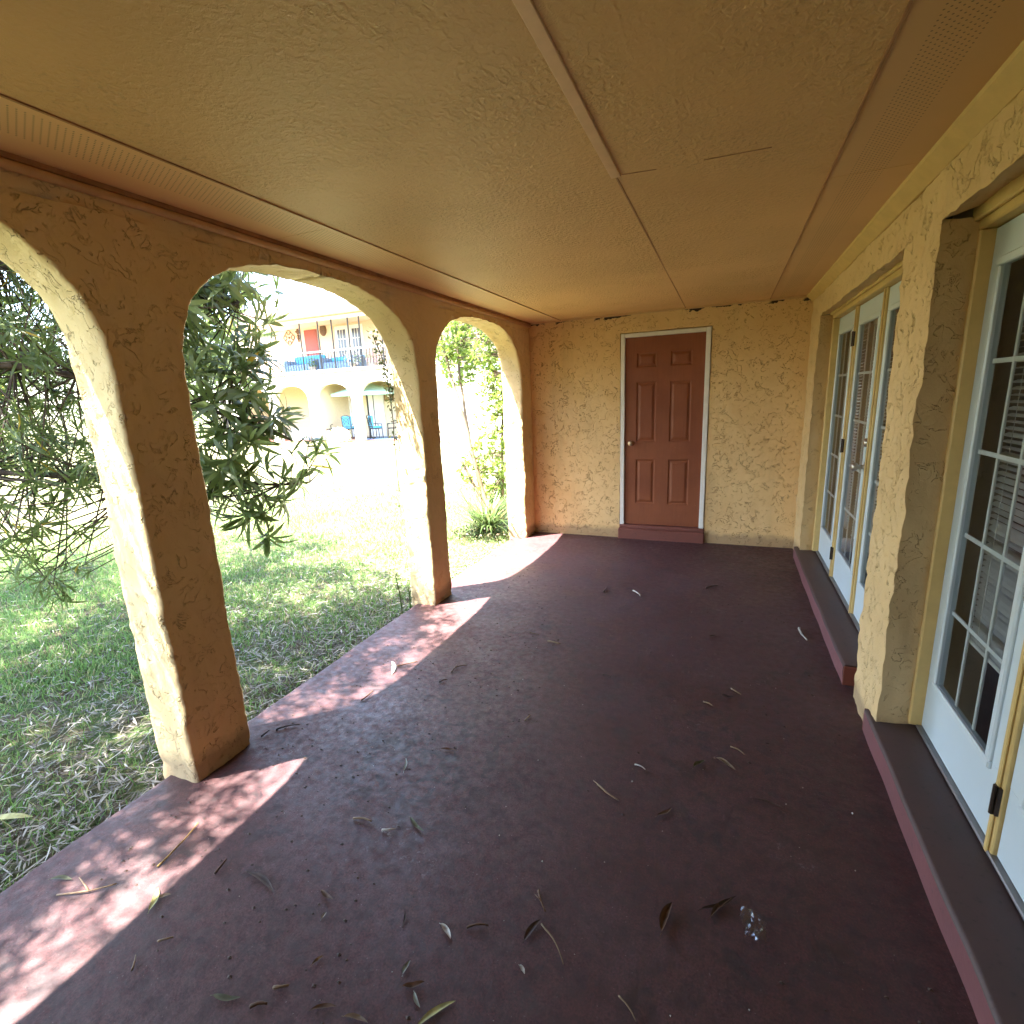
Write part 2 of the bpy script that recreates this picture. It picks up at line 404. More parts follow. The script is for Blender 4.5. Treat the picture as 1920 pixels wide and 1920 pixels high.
def lawn_z(x, y):
    d = np.hypot(x+2.3, np.maximum(0, y-4))
    base = -.055 + np.clip((y-6)/11, 0, 1)*.155
    return base
gx = np.concatenate([np.linspace(-400, -40, 14)[:-1], np.linspace(-40, -9, 32)[:-1], np.linspace(-9, -2.25, 70), np.linspace(-2, 40, 30)[1:], np.linspace(40, 400, 10)[1:]])
gy = np.concatenate([np.linspace(-300, -20, 10)[:-1], np.linspace(-20, -4, 14)[:-1], np.linspace(-4, 9, 120), np.linspace(9, 40, 40)[1:], np.linspace(40, 600, 14)[1:]])
GX, GY = np.meshgrid(gx, gy); GZ = lawn_z(GX, GY)
for idx in np.ndindex(GX.shape):
    x, y = GX[idx], GY[idx]
    if -12 < x < -2.26 and -5 < y < 12: GZ[idx] += mnoise.noise(Vector((x*1.3, y*1.3, 0)))*.018 + mnoise.noise(Vector((x*6, y*6, 2)))*.006
    if x > -2.28 and -3.05 < y < 6.0: GZ[idx] = -.2
Vl = np.stack([GX.ravel(), GY.ravel(), GZ.ravel()], 1); n1, n0 = GX.shape
ii = (np.arange(n1-1)[:, None]*n0 + np.arange(n0-1)[None]).ravel()
fin(build_np("lawn", Vl, np.stack([ii, ii+1, ii+n0+1, ii+n0], 1), M['lawn'], smooth=True), kind="structure")

# grass blades (stuff) and leaf litter (stuff)
def blades(n, xr, yr, hmin, hmax, wd):
    x = rng.uniform(*xr, n); y = rng.uniform(*yr, n)
    return x, y
def grass_field():
    P = []
    x = rng.uniform(-9.5, -2.34, 340000); y = rng.uniform(-1.5, 9.0, 340000)
    dens = np.array([mnoise.noise(Vector((a*1.1, b*1.1, 5)))*.9 + mnoise.noise(Vector((a*4.5, b*4.5, 1)))*.5 for a, b in zip(x, y)])
    d = -2.3 - x
    keep = (dens + .42 + np.clip((d-.6)*.45, -.25, .55) + np.clip((y-3)*.12, -.15, .3) > rng.uniform(-.45, .75, len(x))) & (rng.uniform(0, 1, len(x)) < np.clip(1.15 - np.hypot(x, y)/11, .12, 1))
    x = x[keep]; y = y[keep]; n = len(x)
    z = lawn_z(x, y) - .012
    h = rng.uniform(.025, .085, n); a = rng.uniform(0, 2*np.pi, n); lean = rng.uniform(.1, 1.1, n); la = rng.uniform(0, 2*np.pi, n)
    wd = rng.uniform(.0016, .0034, n) * (1 + np.hypot(x, y)*.06)
    dx = np.cos(a)*wd; dy = np.sin(a)*wd; lx = np.cos(la)*lean*h; ly = np.sin(la)*lean*h
    V = np.empty((n, 5, 3))
    V[:,0] = np.stack([x-dx, y-dy, z], 1); V[:,1] = np.stack([x+dx, y+dy, z], 1)
    V[:,2] = np.stack([x+dx*.8+lx*.4, y+dy*.8+ly*.4, z+h*.6], 1); V[:,3] = np.stack([x-dx*.8+lx*.4, y-dy*.8+ly*.4, z+h*.6], 1)
    V[:,4] = np.stack([x+lx, y+ly, z+h*.95], 1)
    b = np.arange(n)[:, None]*5
    T = np.concatenate([b+np.array([[0,1,2]]), b+np.array([[0,2,3]]), b+np.array([[3,2,4]])], 0)
    return V.reshape(-1, 3), T
gV, gT = grass_field()
fin(build_np("grass", gV, gT, M['grass'], origin=(-5, 3, -.06)), kind="stuff", label="short patchy green lawn grass growing through fallen leaves", cat="grass")

def leaves_np(P, D, N, L, W, bend, seg=3):
    """lanceolate blades: base P, direction D, normal N (unit arrays), length L, width W, bend angle total"""
    n = len(P); D = D/np.linalg.norm(D, axis=1, keepdims=True)
    S = np.cross(D, N); S /= np.maximum(np.linalg.norm(S, axis=1, keepdims=True), 1e-9); N = np.cross(S, D)
    ts = np.linspace(0, 1, seg+1); prof = {3: [.12, .9, 1.0, .06], 4: [.1, .75, 1.0, .75, .04], 2: [.15, 1., .05]}[seg]
    V = np.empty((n, (seg+1)*2, 3)); pos = P.copy(); ang = np.zeros(n); step = L/seg
    for i in range(seg+1):
        hw = (W*.5*prof[i])[:, None]
        fold = .25*hw*N
        V[:, 2*i] = pos - S*hw + fold; V[:, 2*i+1] = pos + S*hw + fold
        dcur = D*np.cos(ang)[:, None] - N*np.sin(ang)[:, None]
        pos = pos + dcur*step[:, None]; ang = ang + bend/seg
    b = np.arange(n)[:, None]*((seg+1)*2); Fq = np.concatenate([b + np.array([[2*i, 2*i+1, 2*i+3, 2*i+2]]) for i in range(seg)], 0)
    return V.reshape(-1, 3), Fq
def unit_rand(n):
    v = rng.normal(size=(n, 3)); return v/np.linalg.norm(v, axis=1, keepdims=True)
def litter():
    n = 19000
    d = rng.exponential(1.15, n) + .0; x = -2.325 - d; y = rng.uniform(-1.2, 5.2, n)
    keep = (x > -7.5) & (rng.uniform(0, 1, n) < np.clip(1.35 - y*.16, .22, 1)); x = x[keep]; y = y[keep]; n = len(x)
    a = rng.uniform(0, 2*np.pi, n); z = lawn_z(x, y) + rng.uniform(.004, .03, n)
    D = np.stack([np.cos(a), np.sin(a), rng.uniform(-.18, .25, n)], 1)
    N = np.stack([rng.normal(0, .35, n), rng.normal(0, .35, n), np.ones(n)], 1); N /= np.linalg.norm(N, axis=1, keepdims=True)
    return leaves_np(np.stack([x, y, z], 1), D, N, rng.uniform(.03, .09, n)*rng.choice([1, 1, 1.5], n), rng.uniform(.004, .009, n), rng.uniform(-.7, .9, n))
lV, lF = litter()
fin(build_np("leaf_litter", lV, lF, M['litter'], origin=(-3.5, 2, -.05)), kind="stuff", label="pale dead leaves strewn thickly over the grass along the porch edge", cat="fallen leaves")

# ------------------------------------------------------------------ arcade wall
ZS = 1.745; RISE = .60; PN = 2.7
OPEN = [(-.53, 1.25), (1.545, 3.335), (3.605, 5.43)]
def arch_half(z, half):
    if z <= ZS: return half
    r = min(1, (z-ZS)/RISE); return half*(max(0, 1-r**PN))**(1/PN)
zrows = list(np.linspace(-.1, ZS, 78)) + [ZS + RISE*(math.sin(a)**(2/PN)) for a in np.linspace(0, math.pi/2, 60)[1:]] + list(np.linspace(ZS+RISE, 2.52, 7)[1:])
def pier(y_left, y_right, left_open, right_open):
    NF = 46; NR = 10; ch = .010
    rows = []
    for z in zrows:
        if left_open: c = (left_open[0]+left_open[1])/2; hl = (left_open[1]-left_open[0])/2; yl = c + arch_half(z, hl)
        else: yl = y_left
        if right_open: c = (right_open[0]+right_open[1])/2; hr = (right_open[1]-right_open[0])/2; yr = c - arch_half(z, hr)
        else: yr = y_right
        ring = []
        tt = np.linspace(0, 1, NF); tt = .5 - .5*np.cos(np.pi*tt)*np.abs(np.cos(np.pi*tt))**.0
        for a in tt: ring.append((XA, yl+ch + (yr-yl-2*ch)*a, z))
        for a in np.linspace(0, 1, NR): ring.append((XA-ch + (XO-XA+2*ch)*a, yr, z))
        for a in tt: ring.append((XO, yr-ch - (yr-yl-2*ch)*a, z))
        for a in np.linspace(0, 1, NR): ring.append((XO+ch + (XA-XO-2*ch)*a, yl, z))
        rows.append(ring)
    n = len(rows[0]); V = [p for r in rows for p in r]; Fc = []
    for i in range(len(rows)-1):
        for k in range(n):
            k2 = (k+1) % n; Fc.append((i*n+k, i*n+k2, (i+1)*n+k2, (i+1)*n+k))
    Fc.append(tuple((len(rows)-1)*n+k for k in range(n)))
    return V, Fc
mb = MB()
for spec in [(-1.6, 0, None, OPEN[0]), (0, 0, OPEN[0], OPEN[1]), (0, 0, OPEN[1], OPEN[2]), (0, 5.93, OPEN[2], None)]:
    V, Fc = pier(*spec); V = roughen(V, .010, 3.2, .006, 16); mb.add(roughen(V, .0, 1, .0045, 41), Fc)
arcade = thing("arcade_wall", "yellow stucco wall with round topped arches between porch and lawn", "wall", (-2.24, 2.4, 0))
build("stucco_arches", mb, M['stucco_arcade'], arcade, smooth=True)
mb = MB(); mb.tube([(XA+.012, -3, H-.032), (XA+.012, 1.5, H-.032), (XA+.012, YE-.005, H-.032)], .017, 8)
build("cornice_bead", mb, M['batten'], arcade, smooth=True)
mb = MB(); mb.box(XA-.01, XA+.024, -3, YE-.004, H-.016, H+.003)
build("cornice_strip", mb, M['cornice_dark'], arcade)

# ------------------------------------------------------------------ generic wall with rectangular openings
def wall_grid(u0, u1, v0, v1, holes, mapf, depth, step=.03, keep_edges=()):
    """mapf(u,v,d) -> xyz, d = distance behind the face. holes: (ua,ub,va,vb,depth,flare)"""
    def lines(a, b, cuts):
        pts = sorted(set([a, b] + [c for c in cuts if a < c < b])); out = []
        for p, q in zip(pts, pts[1:]): out += list(np.linspace(p, q, max(2, int(round((q-p)/step))+1)))[:-1]
        return out + [b]
    us = lines(u0, u1, [c for h in holes for c in h[:2]]); vsn = lines(v0, v1, [c for h in holes for c in h[2:4]])
    nu = len(us); nvv = len(vsn); V = [mapf(u, v, 0) for v in vsn for u in us]; Fc = []
    def inh(u, v): return any(h[0] < u < h[1] and h[2] < v < h[3] for h in holes)
    for j in range(nvv-1):
        for i in range(nu-1):
            if not inh((us[i]+us[i+1])/2, (vsn[j]+vsn[j+1])/2): Fc.append((j*nu+i, j*nu+i+1, (j+1)*nu+i+1, (j+1)*nu+i))
    for ua, ub, va, vb, dp, fl in holes:
        iu = [i for i, u in enumerate(us) if ua-1e-6 <= u <= ub+1e-6]; jv = [j for j, v in enumerate(vsn) if va-1e-6 <= v <= vb+1e-6]
        segs = [([(us[iu[0]], vsn[j]) for j in jv], (-1, 0)), ([(us[iu[-1]], vsn[j]) for j in jv], (1, 0)), ([(us[i], vsn[jv[-1]]) for i in iu], (0, 1))]
        for pts, (du, dv) in segs:
            nd = max(3, int(dp/.02)); b = len(V)
            for k in range(nd+1):
                for (u, v) in pts: V.append(mapf(u+du*fl*k/nd, v+dv*fl*k/nd, dp*k/nd))
            m2 = len(pts)
            for k in range(nd):
                for q in range(m2-1): Fc.append((b+k*m2+q, b+k*m2+q+1, b+(k+1)*m2+q+1, b+(k+1)*m2+q))
    return V, Fc

# end wall (faces the camera), opening for the red door
V, Fc = wall_grid(XA-.02, XH+.25, -.05, H+.06, [(-1.088, -.172, .0, 2.25, .06, 0)], lambda u, v, d: (u, YE+d, v), .2, .026)
mb = MB(); mb.add(roughen(V, .006, 3.5, .0035, 21), Fc)
endw = thing("end_wall", "pale yellow textured stucco wall closing the far end of the porch", "wall", (-.7, YE+.1, 0))
build("stucco_face", mb, M['stucco_end'], endw, smooth=True)
mb = MB(); mb.box(XA, XH+.2, YE+.10, YE+.2, -.05, H+.2); build("wall_core", mb, M['stucco'], endw)
mb = MB(); mb.box(XA+.02, XH-.01, YE-.014, YE+.004, H-.014, H+.003); build("ceiling_trim", mb, M['batten'], endw)

# house wall on the right, two tall openings
NEAR = (.26, 2.515); FAR = (2.93, 5.28)
XDN = .865; XDF = .838
V, Fc = wall_grid(-3.0, YE+.02, -.05, H+.06, [(NEAR[0], NEAR[1], -.04, 2.205, XDN-XH+.01, .05), (FAR[0], FAR[1], -.04, 2.205, XDF-XH+.01, .02)], lambda u, v, d: (XH+d, u, v), .2, .028)
Fc = [tuple(reversed(f)) for f in Fc]
mb = MB(); V = roughen(V, .010, 3.0, .008, 15); mb.add(roughen(V, 0, 1, .004, 40), Fc)
housew = thing("house_wall", "cream yellow stucco house wall with two recessed french door openings", "wall", (.8, 2.7, 0))
build("stucco_face", mb, M['stucco_house'], housew, smooth=True)
mb = MB()
for (a, b) in ((-3.0, NEAR[0]-.06), (NEAR[1]+.055, FAR[0]-.04), (FAR[1]+.04, YE+.1)): mb.box(XH+.05, XDN+.12, a, b, -.05, H+.2)
mb.box(XH+.05, XDN+.12, NEAR[0]-.06, NEAR[1]+.055, 2.25, H+.2); mb.box(XH+.05, XDN+.12, FAR[0]-.04, FAR[1]+.04, 2.25, H+.2)
build("wall_core", mb, M['room'], housew)
mb = MB(); v = []; 
for y in (-3.0, YE-.006): v += [(XH-.062, y, H+.002), (XH-.058, y, H-.012), (XH-.006, y, H-.058), (XH+.004, y, H-.058), (XH+.004, y, H+.002)]
mb.add(v, [(i, (i+1) % 5, 5+(i+1) % 5, 5+i) for i in range(5)] + [(0,1,2,3,4), (9,8,7,6,5)])
build("crown_trim", mb, M['yellow_trim'], housew)

# unseen wall added behind the viewpoint, set close to darken the porch front
mb = MB(); mb.box(XO+.02, XH+.3, -1.25, -1.0, -.05, H+.04)
fin(build("rear_shade_wall", mb, M['stucco']), "unseen yellow stucco wall added behind the viewpoint to darken the porch front", "wall")

# ------------------------------------------------------------------ ceiling
ceil = thing("porch_ceiling", "tan textured porch ceiling with battens and perforated soffit strips", "ceiling", (-.7, 1.4, H))
XL = -1.745; XR = .327
def sheet(x0, x1, y0, y1, z, t=.02):
    b = MB(); b.box(x0, x1, y0, y1, z, z+t); return b
mb = MB(); nxx, nyy = 60, 160
V = [(x, y, H + mnoise.noise(Vector((x*.9, y*.9, 3)))*.004) for y in np.linspace(-3, 5.8, nyy) for x in np.linspace(XL+.003, XR-.003, nxx)]
mb.add(V, [(j*nxx+i, (j+1)*nxx+i, (j+1)*nxx+i+1, j*nxx+i+1) for j in range(nyy-1) for i in range(nxx-1)])
build("ceiling_panel", mb, M['ceiling'], ceil, smooth=True)
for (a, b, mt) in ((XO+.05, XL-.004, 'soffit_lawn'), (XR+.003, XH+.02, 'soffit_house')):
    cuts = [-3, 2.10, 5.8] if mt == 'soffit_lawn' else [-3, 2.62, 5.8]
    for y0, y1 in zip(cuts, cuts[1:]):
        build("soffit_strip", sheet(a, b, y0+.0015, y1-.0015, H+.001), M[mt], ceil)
mb = MB(); mb.box(-.450, -.414, -3, 2.17, H-.008, H+.004, .002); build("batten", mb, M['batten_pale'], ceil)
mb = MB(); mb.box(-.437, -.430, 2.172, 5.72, H-.0025, H+.003); build("seam", mb, M['cornice_dark'], ceil)
mb = MB(); mb.box(XL-.006, XL+.004, 1.7, 5.72, H-.007, H+.003); build("edge_bead", mb, M['batten'], ceil)
mb = MB(); mb.box(XL-.006, XL+.003, -3, 1.7, H-.003, H+.003); build("seam", mb, M['cornice_dark'], ceil)
mb = MB(); mb.box(XR-.003, XR+.004, -3, 5.72, H-.004, H+.003); build("seam", mb, M['cornice_dark'], ceil)
for x0, x1, y0, y1 in ((-.41, -.285, 2.170, 2.185), (-.12, .10, 2.188, 2.196)):
    mb = MB(); v = [(x0, y0-.002, H-.002), (x1, y1-.0015, H-.002), (x1, y1+.0015, H-.002), (x0, y0+.002, H-.002)]
    mb.add(v + [(p[0], p[1], H+.003) for p in v], [(0,1,2,3), (0,4,5,1), (1,5,6,2), (2,6,7,3), (3,7,4,0)])
    build("panel_joint", mb, M['cornice_dark'], ceil)
mb = MB(); mb.box(XO-.03, XDN+.4, -3.2, 5.95, H+.05, H+.40); build("slab", mb, M['stucco'], ceil)

# dark room behind the glass doors
mb = MB()
mb.box(1.12, 4.6, -3, -2.9, 0, 2.6); mb.box(1.12, 4.6, 5.9, 6.0, 0, 2.6); mb.box(4.6, 4.7, -3, 6, 0, 2.6); mb.box(.9, 4.7, -3, 6, 2.5, 2.6); mb.box(.93, 4.7, -3, 6, .02, .10)
fin(build("room_interior", mb, M['room']), kind="structure")

# ------------------------------------------------------------------ red six panel door
door = thing("panel_door", "rust red six panel door in a white frame on the end wall", "door", (-.633, YE, .15))
def panel_slab(x0, x1, z0, z1, y, panels, th=.04):
    """door leaf facing -y with moulded recessed/raised panels"""
    b = MB(); xs = sorted(set([x0, x1] + [c for p in panels for c in p[:2]])); zs = sorted(set([z0, z1] + [c for p in panels for c in p[2:]]))
    def inp(x, z): return any(p[0] < x < p[1] and p[2] < z < p[3] for p in panels)
    for xa, xb in zip(xs, xs[1:]):
        for za, zb in zip(zs, zs[1:]):
            if not inp((xa+xb)/2, (za+zb)/2): b.add([(xa, y, za), (xb, y, za), (xb, y, zb), (xa, y, zb)], [(0,1,2,3)])
    for (xa, xb, za, zb) in panels:
        rings = []
        for ins, dy in ((0, 0), (.008, .009), (.016, .011), (.024, .009), (.040, .002), (.048, .001)):
            rings.append([(xa+ins, y+dy, za+ins), (xb-ins, y+dy, za+ins), (xb-ins, y+dy, zb-ins), (xa+ins, y+dy, zb-ins)])
        v = [p for r in rings for p in r]; f = []
        for i in range(len(rings)-1):
            for k in range(4): k2 = (k+1) % 4; f.append((i*4+k, i*4+k2, (i+1)*4+k2, (i+1)*4+k))
        k = (len(rings)-1)*4; f.append((k, k+1, k+2, k+3)); b.add(v, f)
    b.add([(x0,y,z0),(x1,y,z0),(x1,y,z1),(x0,y,z1),(x0,y+th,z0),(x1,y+th,z0),(x1,y+th,z1),(x0,y+th,z1)], [(0,4,5,1),(1,5,6,2),(2,6,7,3),(3,7,4,0),(4,7,6,5)])
    return b
LX0, LX1 = -1.036, -.230
cols = [(-.915, -.708), (-.568, -.352)]; rws = [(1.888, 2.038), (1.10, 1.735), (.405, .905)]
leaf = build("door_leaf", panel_slab(LX0, LX1, .165, 2.198, YE+.022, [(a, b, c, d) for a, b in cols for c, d in rws]), M['red_door'], door)
mb = MB(); mb.lathe((-.968, YE+.022, 1.085), (0,-1,0), [(0,.030),(.006,.030),(.010,.012),(.030,.011),(.036,.022),(.048,.029),(.060,.026),(.066,.012)], 20)
build("door_knob", mb, M['brass'], leaf, smooth=True)
mb = MB(); mb.box(-1.082, -1.038, YE-.004, YE+.05, .15, 2.242, .004); mb.box(-.228, -.180, YE-.008, YE+.05, .15, 2.242, .004); mb.box(-1.0375, -.2285, YE-.004, YE+.05, 2.200, 2.241, .004)
build("door_frame", mb, M['white_trim'], door)
mb = MB(); mb.box(-1.098, -.168, YE-.042, YE+.055, -.01, .118, .010); mb.box(-1.085, -.175, YE-.020, YE+.055, .1185, .160, .006)
build("door_sill", mb, M['sill_paint'], door)

# ------------------------------------------------------------------ french door units
def lite(xp, ya, yb, z0, z1, parent, name, rows=5, colsn=3, gy=.10, gz0=.255, gz1=.14):
    """a door leaf/panel in the plane x=xp facing -x, from y=ya (far) to yb (near), with a glazed grid"""
    lo, hi = min(ya, yb), max(ya, yb); g0, g1 = lo+gy, hi-gy; a0, a1 = z0+gz0, z1-gz1
    b = MB(); th = .020
    b.box(xp, xp+th, lo, hi, z0, a0, .002); b.box(xp, xp+th, lo, hi, a1, z1, .002)
    b.box(xp, xp+th, lo, g0, a0, a1, .0); b.box(xp, xp+th, g1, hi, a0, a1, .0)
    panel = build(name, b, M['white_door'], parent)
    # raised moulding round the glass
    fr = MB(); w1 = .030
    def bar(y0, y1, zz0, zz1):
        fr.box(xp-.012, xp+.004, y0, y1, zz0, zz1, .005)
    bar(g0-w1, g1+w1, a0-w1, a0); bar(g0-w1, g1+w1, a1, a1+w1); bar(g0-w1, g0, a0+.0005, a1-.0005); bar(g1, g1+w1, a0+.0005, a1-.0005)
    build("glazing_frame", fr, M['gasket'], panel)
    mu = MB(); wm = .0085
    for i in range(1, rows): zz = a0+(a1-a0)*i/rows; mu.box(xp+.010, xp+.016, g0, g1, zz-wm, zz+wm, .001)
    for i in range(1, colsn): yy = g0+(g1-g0)*i/colsn; mu.box(xp+.0095, xp+.0165, yy-wm*.8, yy+wm*.8, a0, a1, .001)
    build("muntin_grid", mu, M['grid_white'], panel)
    gl = MB(); gl.add([(xp+.003, g0, a0), (xp+.003, g1, a0), (xp+.003, g1, a1), (xp+.003, g0, a1)], [(3,2,1,0)])
    build("glass_pane", gl, M['glass'], panel)
    return panel, (g0, g1, a0, a1)
def hinge(xp, y, z, parent):
    b = MB(); b.box(xp-.006, xp+.004, y-.016, y+.016, z-.05, z+.05, .001); b.tube([(xp-.009, y, z-.052), (xp-.009, y, z+.052)], .007, 10)
    build("hinge", b, M['bronze'], parent)
def blind(xb, y0, y1, ztop, zbot, label):
    th = thing("mini_blind", label, "window blind", (xb, (y0+y1)/2, zbot), "white blinds behind the french doors")
    b = MB(); z = zbot+.03; k = 0
    while z < ztop-.03:
        dz = .0045 + .0015*math.sin(k*1.7); b.add([(xb-.011, y0, z-dz), (xb-.011, y1, z-dz), (xb, y1, z+.001), (xb, y0, z+.001), (xb+.011, y1, z+dz), (xb+.011, y0, z+dz)], [(0,1,2,3), (3,2,4,5)])
        z += .0235; k += 1
    build("slats", b, M['blind'], th)
    b = MB(); b.box(xb-.013, xb+.013, y0, y1, zbot, zbot+.018, .004); build("bottom_rail", b, M['blind'], th)
    b = MB(); b.box(xb-.018, xb+.018, y0, y1, ztop-.03, ztop, .003); build("head_rail", b, M['blind'], th)
    b = MB()
    for yy in (y0+.09, y1-.09): b.tube([(xb-.013, yy, zbot+.02), (xb-.013, yy, ztop-.03)], .0012, 5)
    build("ladder_cord", b, M['blind'], th)
def french_unit(xp, y_far, widths, gaps, z0, z1, open_far, open_near, label, blinds, hinge_side):
    un = thing("french_doors", label, "french doors", (xp, y_far-1, z0))
    y = y_far; spans = []
    for wdt, gp in zip(widths, gaps+[0]): spans.append((y, y-wdt)); y = y-wdt-gp
    names = ("side_panel", "door_leaf", "side_panel"); pans = []
    for nm_, (a, b) in zip(names, spans): pans.append(lite(xp, a, b, z0+.012, z1, un, nm_))
    # yellow frame: jambs, head, mullions
    fb = MB(); xo = xp-.045
    fb.box(xo, xp+.03, spans[0][0]+.003, open_far, z0, z1+.004, .005); fb.box(xo+.02, xo+.03, spans[0][0]+.02, spans[0][0]+.05, z0, z1, .004)
    fb.box(xo, xp+.10, open_near, spans[2][1]-.003, z0, z1+.004, .005)
    fb.box(xo, xp+.10, open_near, open_far, z1+.005, z1+.09, .005); fb.box(xo-.022, xo-.0005, open_near, open_far, z1+.035, z1+.088, .006)
    for i in (0, 1): fb.box(xp-.013, xp+.03, spans[i+1][0]+.003, spans[i][1]-.003, z0, z1+.004, .004); c = (spans[i+1][0]+spans[i][1])/2; fb.box(xp-.022, xp-.0135, c-.009, c+.009, z0, z1, .003)
    build("frame", fb, M['yellow_trim'], un)
    tb = MB(); tb.box(xp-.020, xp+.09, spans[2][1], spans[0][0], z0-.002, z0+.010, .003); build("threshold", tb, M['threshold'], un)
    yh = (spans[0][1]+spans[1][0])/2
    for zz in (z0+.20, (z0+z1)/2+.03, z1-.22): hinge(xp-.016, yh-.004, zz, un)
    dl = pans[1][0]; yk = spans[1][1]+.052
    b = MB(); b.lathe((xp, yk, z0+.98), (-1,0,0), [(0,.032),(.008,.031),(.012,.013),(.038,.012),(.048,.024),(.064,.029),(.076,.024),(.080,.008)], 20); build("door_knob", b, M['nickel'], dl, smooth=True)
    b = MB(); b.lathe((xp, yk, z0+1.135), (-1,0,0), [(0,.031),(.012,.028),(.024,.024),(.026,.010)], 20); build("deadbolt", b, M['nickel'], dl, smooth=True)
    for (pn, g), bl in zip(pans, blinds):
        if bl: blind(xp+.085, g[0]-.02, g[1]+.015, g[3]+.03, bl[0], bl[1])
    return un
french_unit(XDF, 5.235, (.68, .69, .68), [.05, .05], .125, 2.165, FAR[1]+.015, FAR[0]-.015, "white french doors with a knob and deadbolt in the far recess beside the end wall",
    [(.50, "white slat blind behind the left panel of the far french doors"), (.50, "white slat blind behind the knobbed leaf of the far french doors"), (.5, "white slat blind behind the panel next to the stucco pier, far doors")], 0)
french_unit(XDN, 2.530, (.66, .67, .66), [.05, .05], .125, 2.155, NEAR[1]+.05, NEAR[0]-.015, "nearest white french doors in the recess at the right edge, beyond the long step",
    [(.60, "white slat blind raised above the sill behind the near glazed side panel"), (.60, "white slat blind behind the hinged leaf of the nearest doors"), None], 0)

# painted steps under the doors
def step(name, y0, y1, xf, xb, h, label):
    st = thing(name, label, "step", ((xf+xb)/2, (y0+y1)/2, 0))
    def lip(y): return xf + mnoise.noise(Vector((y*3.1, 5.2, 0)))*.008
    ysn = np.linspace(y0, y1, 60); V = []; Fc = []
    prof = [(0, h-.014), (.004, h-.005), (.014, h), (.5, h+.001), (1, h+.001)]
    for y in ysn:
        x = lip(y)
        for a, z in prof: V.append((x+a if a < .1 else x+(xb-x)*a, y, z))
    for j in range(59):
        for i in range(4): Fc.append((j*5+i, j*5+i+1, (j+1)*5+i+1, (j+1)*5+i))
    b = MB(); b.add(V, Fc); build("tread", b, M['step_top'], st, smooth=True)
    b = MB(); V = []; Fc = []
    for y in ysn: x = lip(y); V += [(x+.004, y, -.01), (x, y, h*.5), (x, y, h-.0142)]
    for j in range(59):
        for i in range(2): Fc.append((j*3+i, j*3+i+1, (j+1)*3+i+1, (j+1)*3+i))
    b.add(V, Fc); build("riser", b, M['step_front'], st, smooth=True)
    b = MB(); x = lip(y0); b.box(x+.002, xb, y0-.012, y0-.0005, -.01, h-.004, .003); build("step_end", b, M['step_end'], st); b = MB(); x = lip(y1); b.box(x+.002, xb, y1+.0005, y1+.012, -.01, h-.004, .003)
    build("step_end", b, M['step_end'], st)
step("door_step", 3.05, 5.40, .655, XDF+.05, .115, "maroon painted step below the far french doors")
step("door_step", -.4, 2.62, .672, XDN+.05, .118, "long maroon painted step with pinkish front edge at the near french doors")
#PART2
# ------------------------------------------------------------------ courtyard house across the lawn
M['far_stucco'] = stucco("courtyard_stucco", (.84, .76, .60), (.80, .70, .53), .6, False)
M['far_inner'] = plain("courtyard_inner_wall", (.74, .62, .43), .7, var=.05)
M['far_pink'] = plain("courtyard_upper_wall", (.74, .55, .42), .7, var=.05)
M['tile'] = plain("roof_tile", (.60, .46, .38), .7, var=.25, scale=5)
M['far_white'] = plain("courtyard_white_paint", (.78, .77, .76), .5, var=.03)
M['iron'] = plain("dark_iron", (.035, .03, .03), .5, var=.2)
M['far_red'] = plain("far_red_door", (.30, .07, .06), .5, var=.05)
M['far_glass'] = plain("far_dark_glass", (.06, .06, .09), .15, .6, var=.1)
M['blue_cloth'] = plain("blue_cushion", (.10, .38, .60), .8, .2, var=.1)
M['navy_cloth'] = plain("navy_cover", (.17, .25, .36), .8, .2, var=.15)
M['teal_cloth'] = plain("pale_teal_canopy", (.45, .66, .58), .8, .2, var=.05)
M['terracotta'] = plain("planter_clay", (.42, .36, .30), .8, var=.1)
M['ornament'] = plain("rusted_ornament", (.14, .075, .045), .7, var=.3)
YF = 17.4; YB = 19.5; ZF = .13
fh = thing("courtyard_house", "two storey cream house across the lawn with arches below a railed balcony", "house", (-12, YF, .1))
AC = [-17.63+2.3*i for i in range(-1, 3)]; AH = .96; ATOP = 2.50; ASPR = 1.72
mb = MB(); xe0, xe1 = AC[0]-1.5, AC[-1]+7.0
def far_pier(xl, xr, cl, cr):
    zs = [0.0, ASPR] + [ASPR + (ATOP-ASPR)*math.sin(a)**.8 for a in np.linspace(0, math.pi/2, 18)[1:]]
    v = []; f = []
    for z in zs:
        r = 0 if z <= ASPR else min(1, (z-ASPR)/(ATOP-ASPR)); hw = AH*(max(0, 1-r**2.5))**(1/2.5)
        a = xl if cl is None else cl+hw; b = xr if cr is None else cr-hw
        v += [(a, YF, z), (b, YF, z), (b, YF+.25, z), (a, YF+.25, z)]
    for i in range(len(zs)-1):
        for k in range(4): k2 = (k+1) % 4; f.append((i*4+k, i*4+k2, (i+1)*4+k2, (i+1)*4+k))
    mb.add(v, f)
far_pier(xe0, 0, None, AC[0])
for a, b in zip(AC, AC[1:]): far_pier(0, 0, a, b)
far_pier(0, xe1, AC[-1], None)  # blank end added to hide the house's lawn shadow and read burnt-out white
mb.box(xe0, xe1, YF, YF+.25, ATOP, 2.93)
build("arched_wall", mb, M['far_stucco'], fh)
mb = MB(); mb.box(xe0, xe1, YF-.06, YB, 2.935, 3.0); build("balcony_slab", mb, M['far_stucco'], fh)
mb = MB(); mb.box(xe0, xe1, YF-.075, YF-.062, 2.93, 2.965); build("slab_edge", mb, M['ornament'], fh)
mb = MB(); mb.box(xe0, xe1, YF+.02, YB, -.05, ZF); build("terrace", mb, M['sill_paint'], fh)
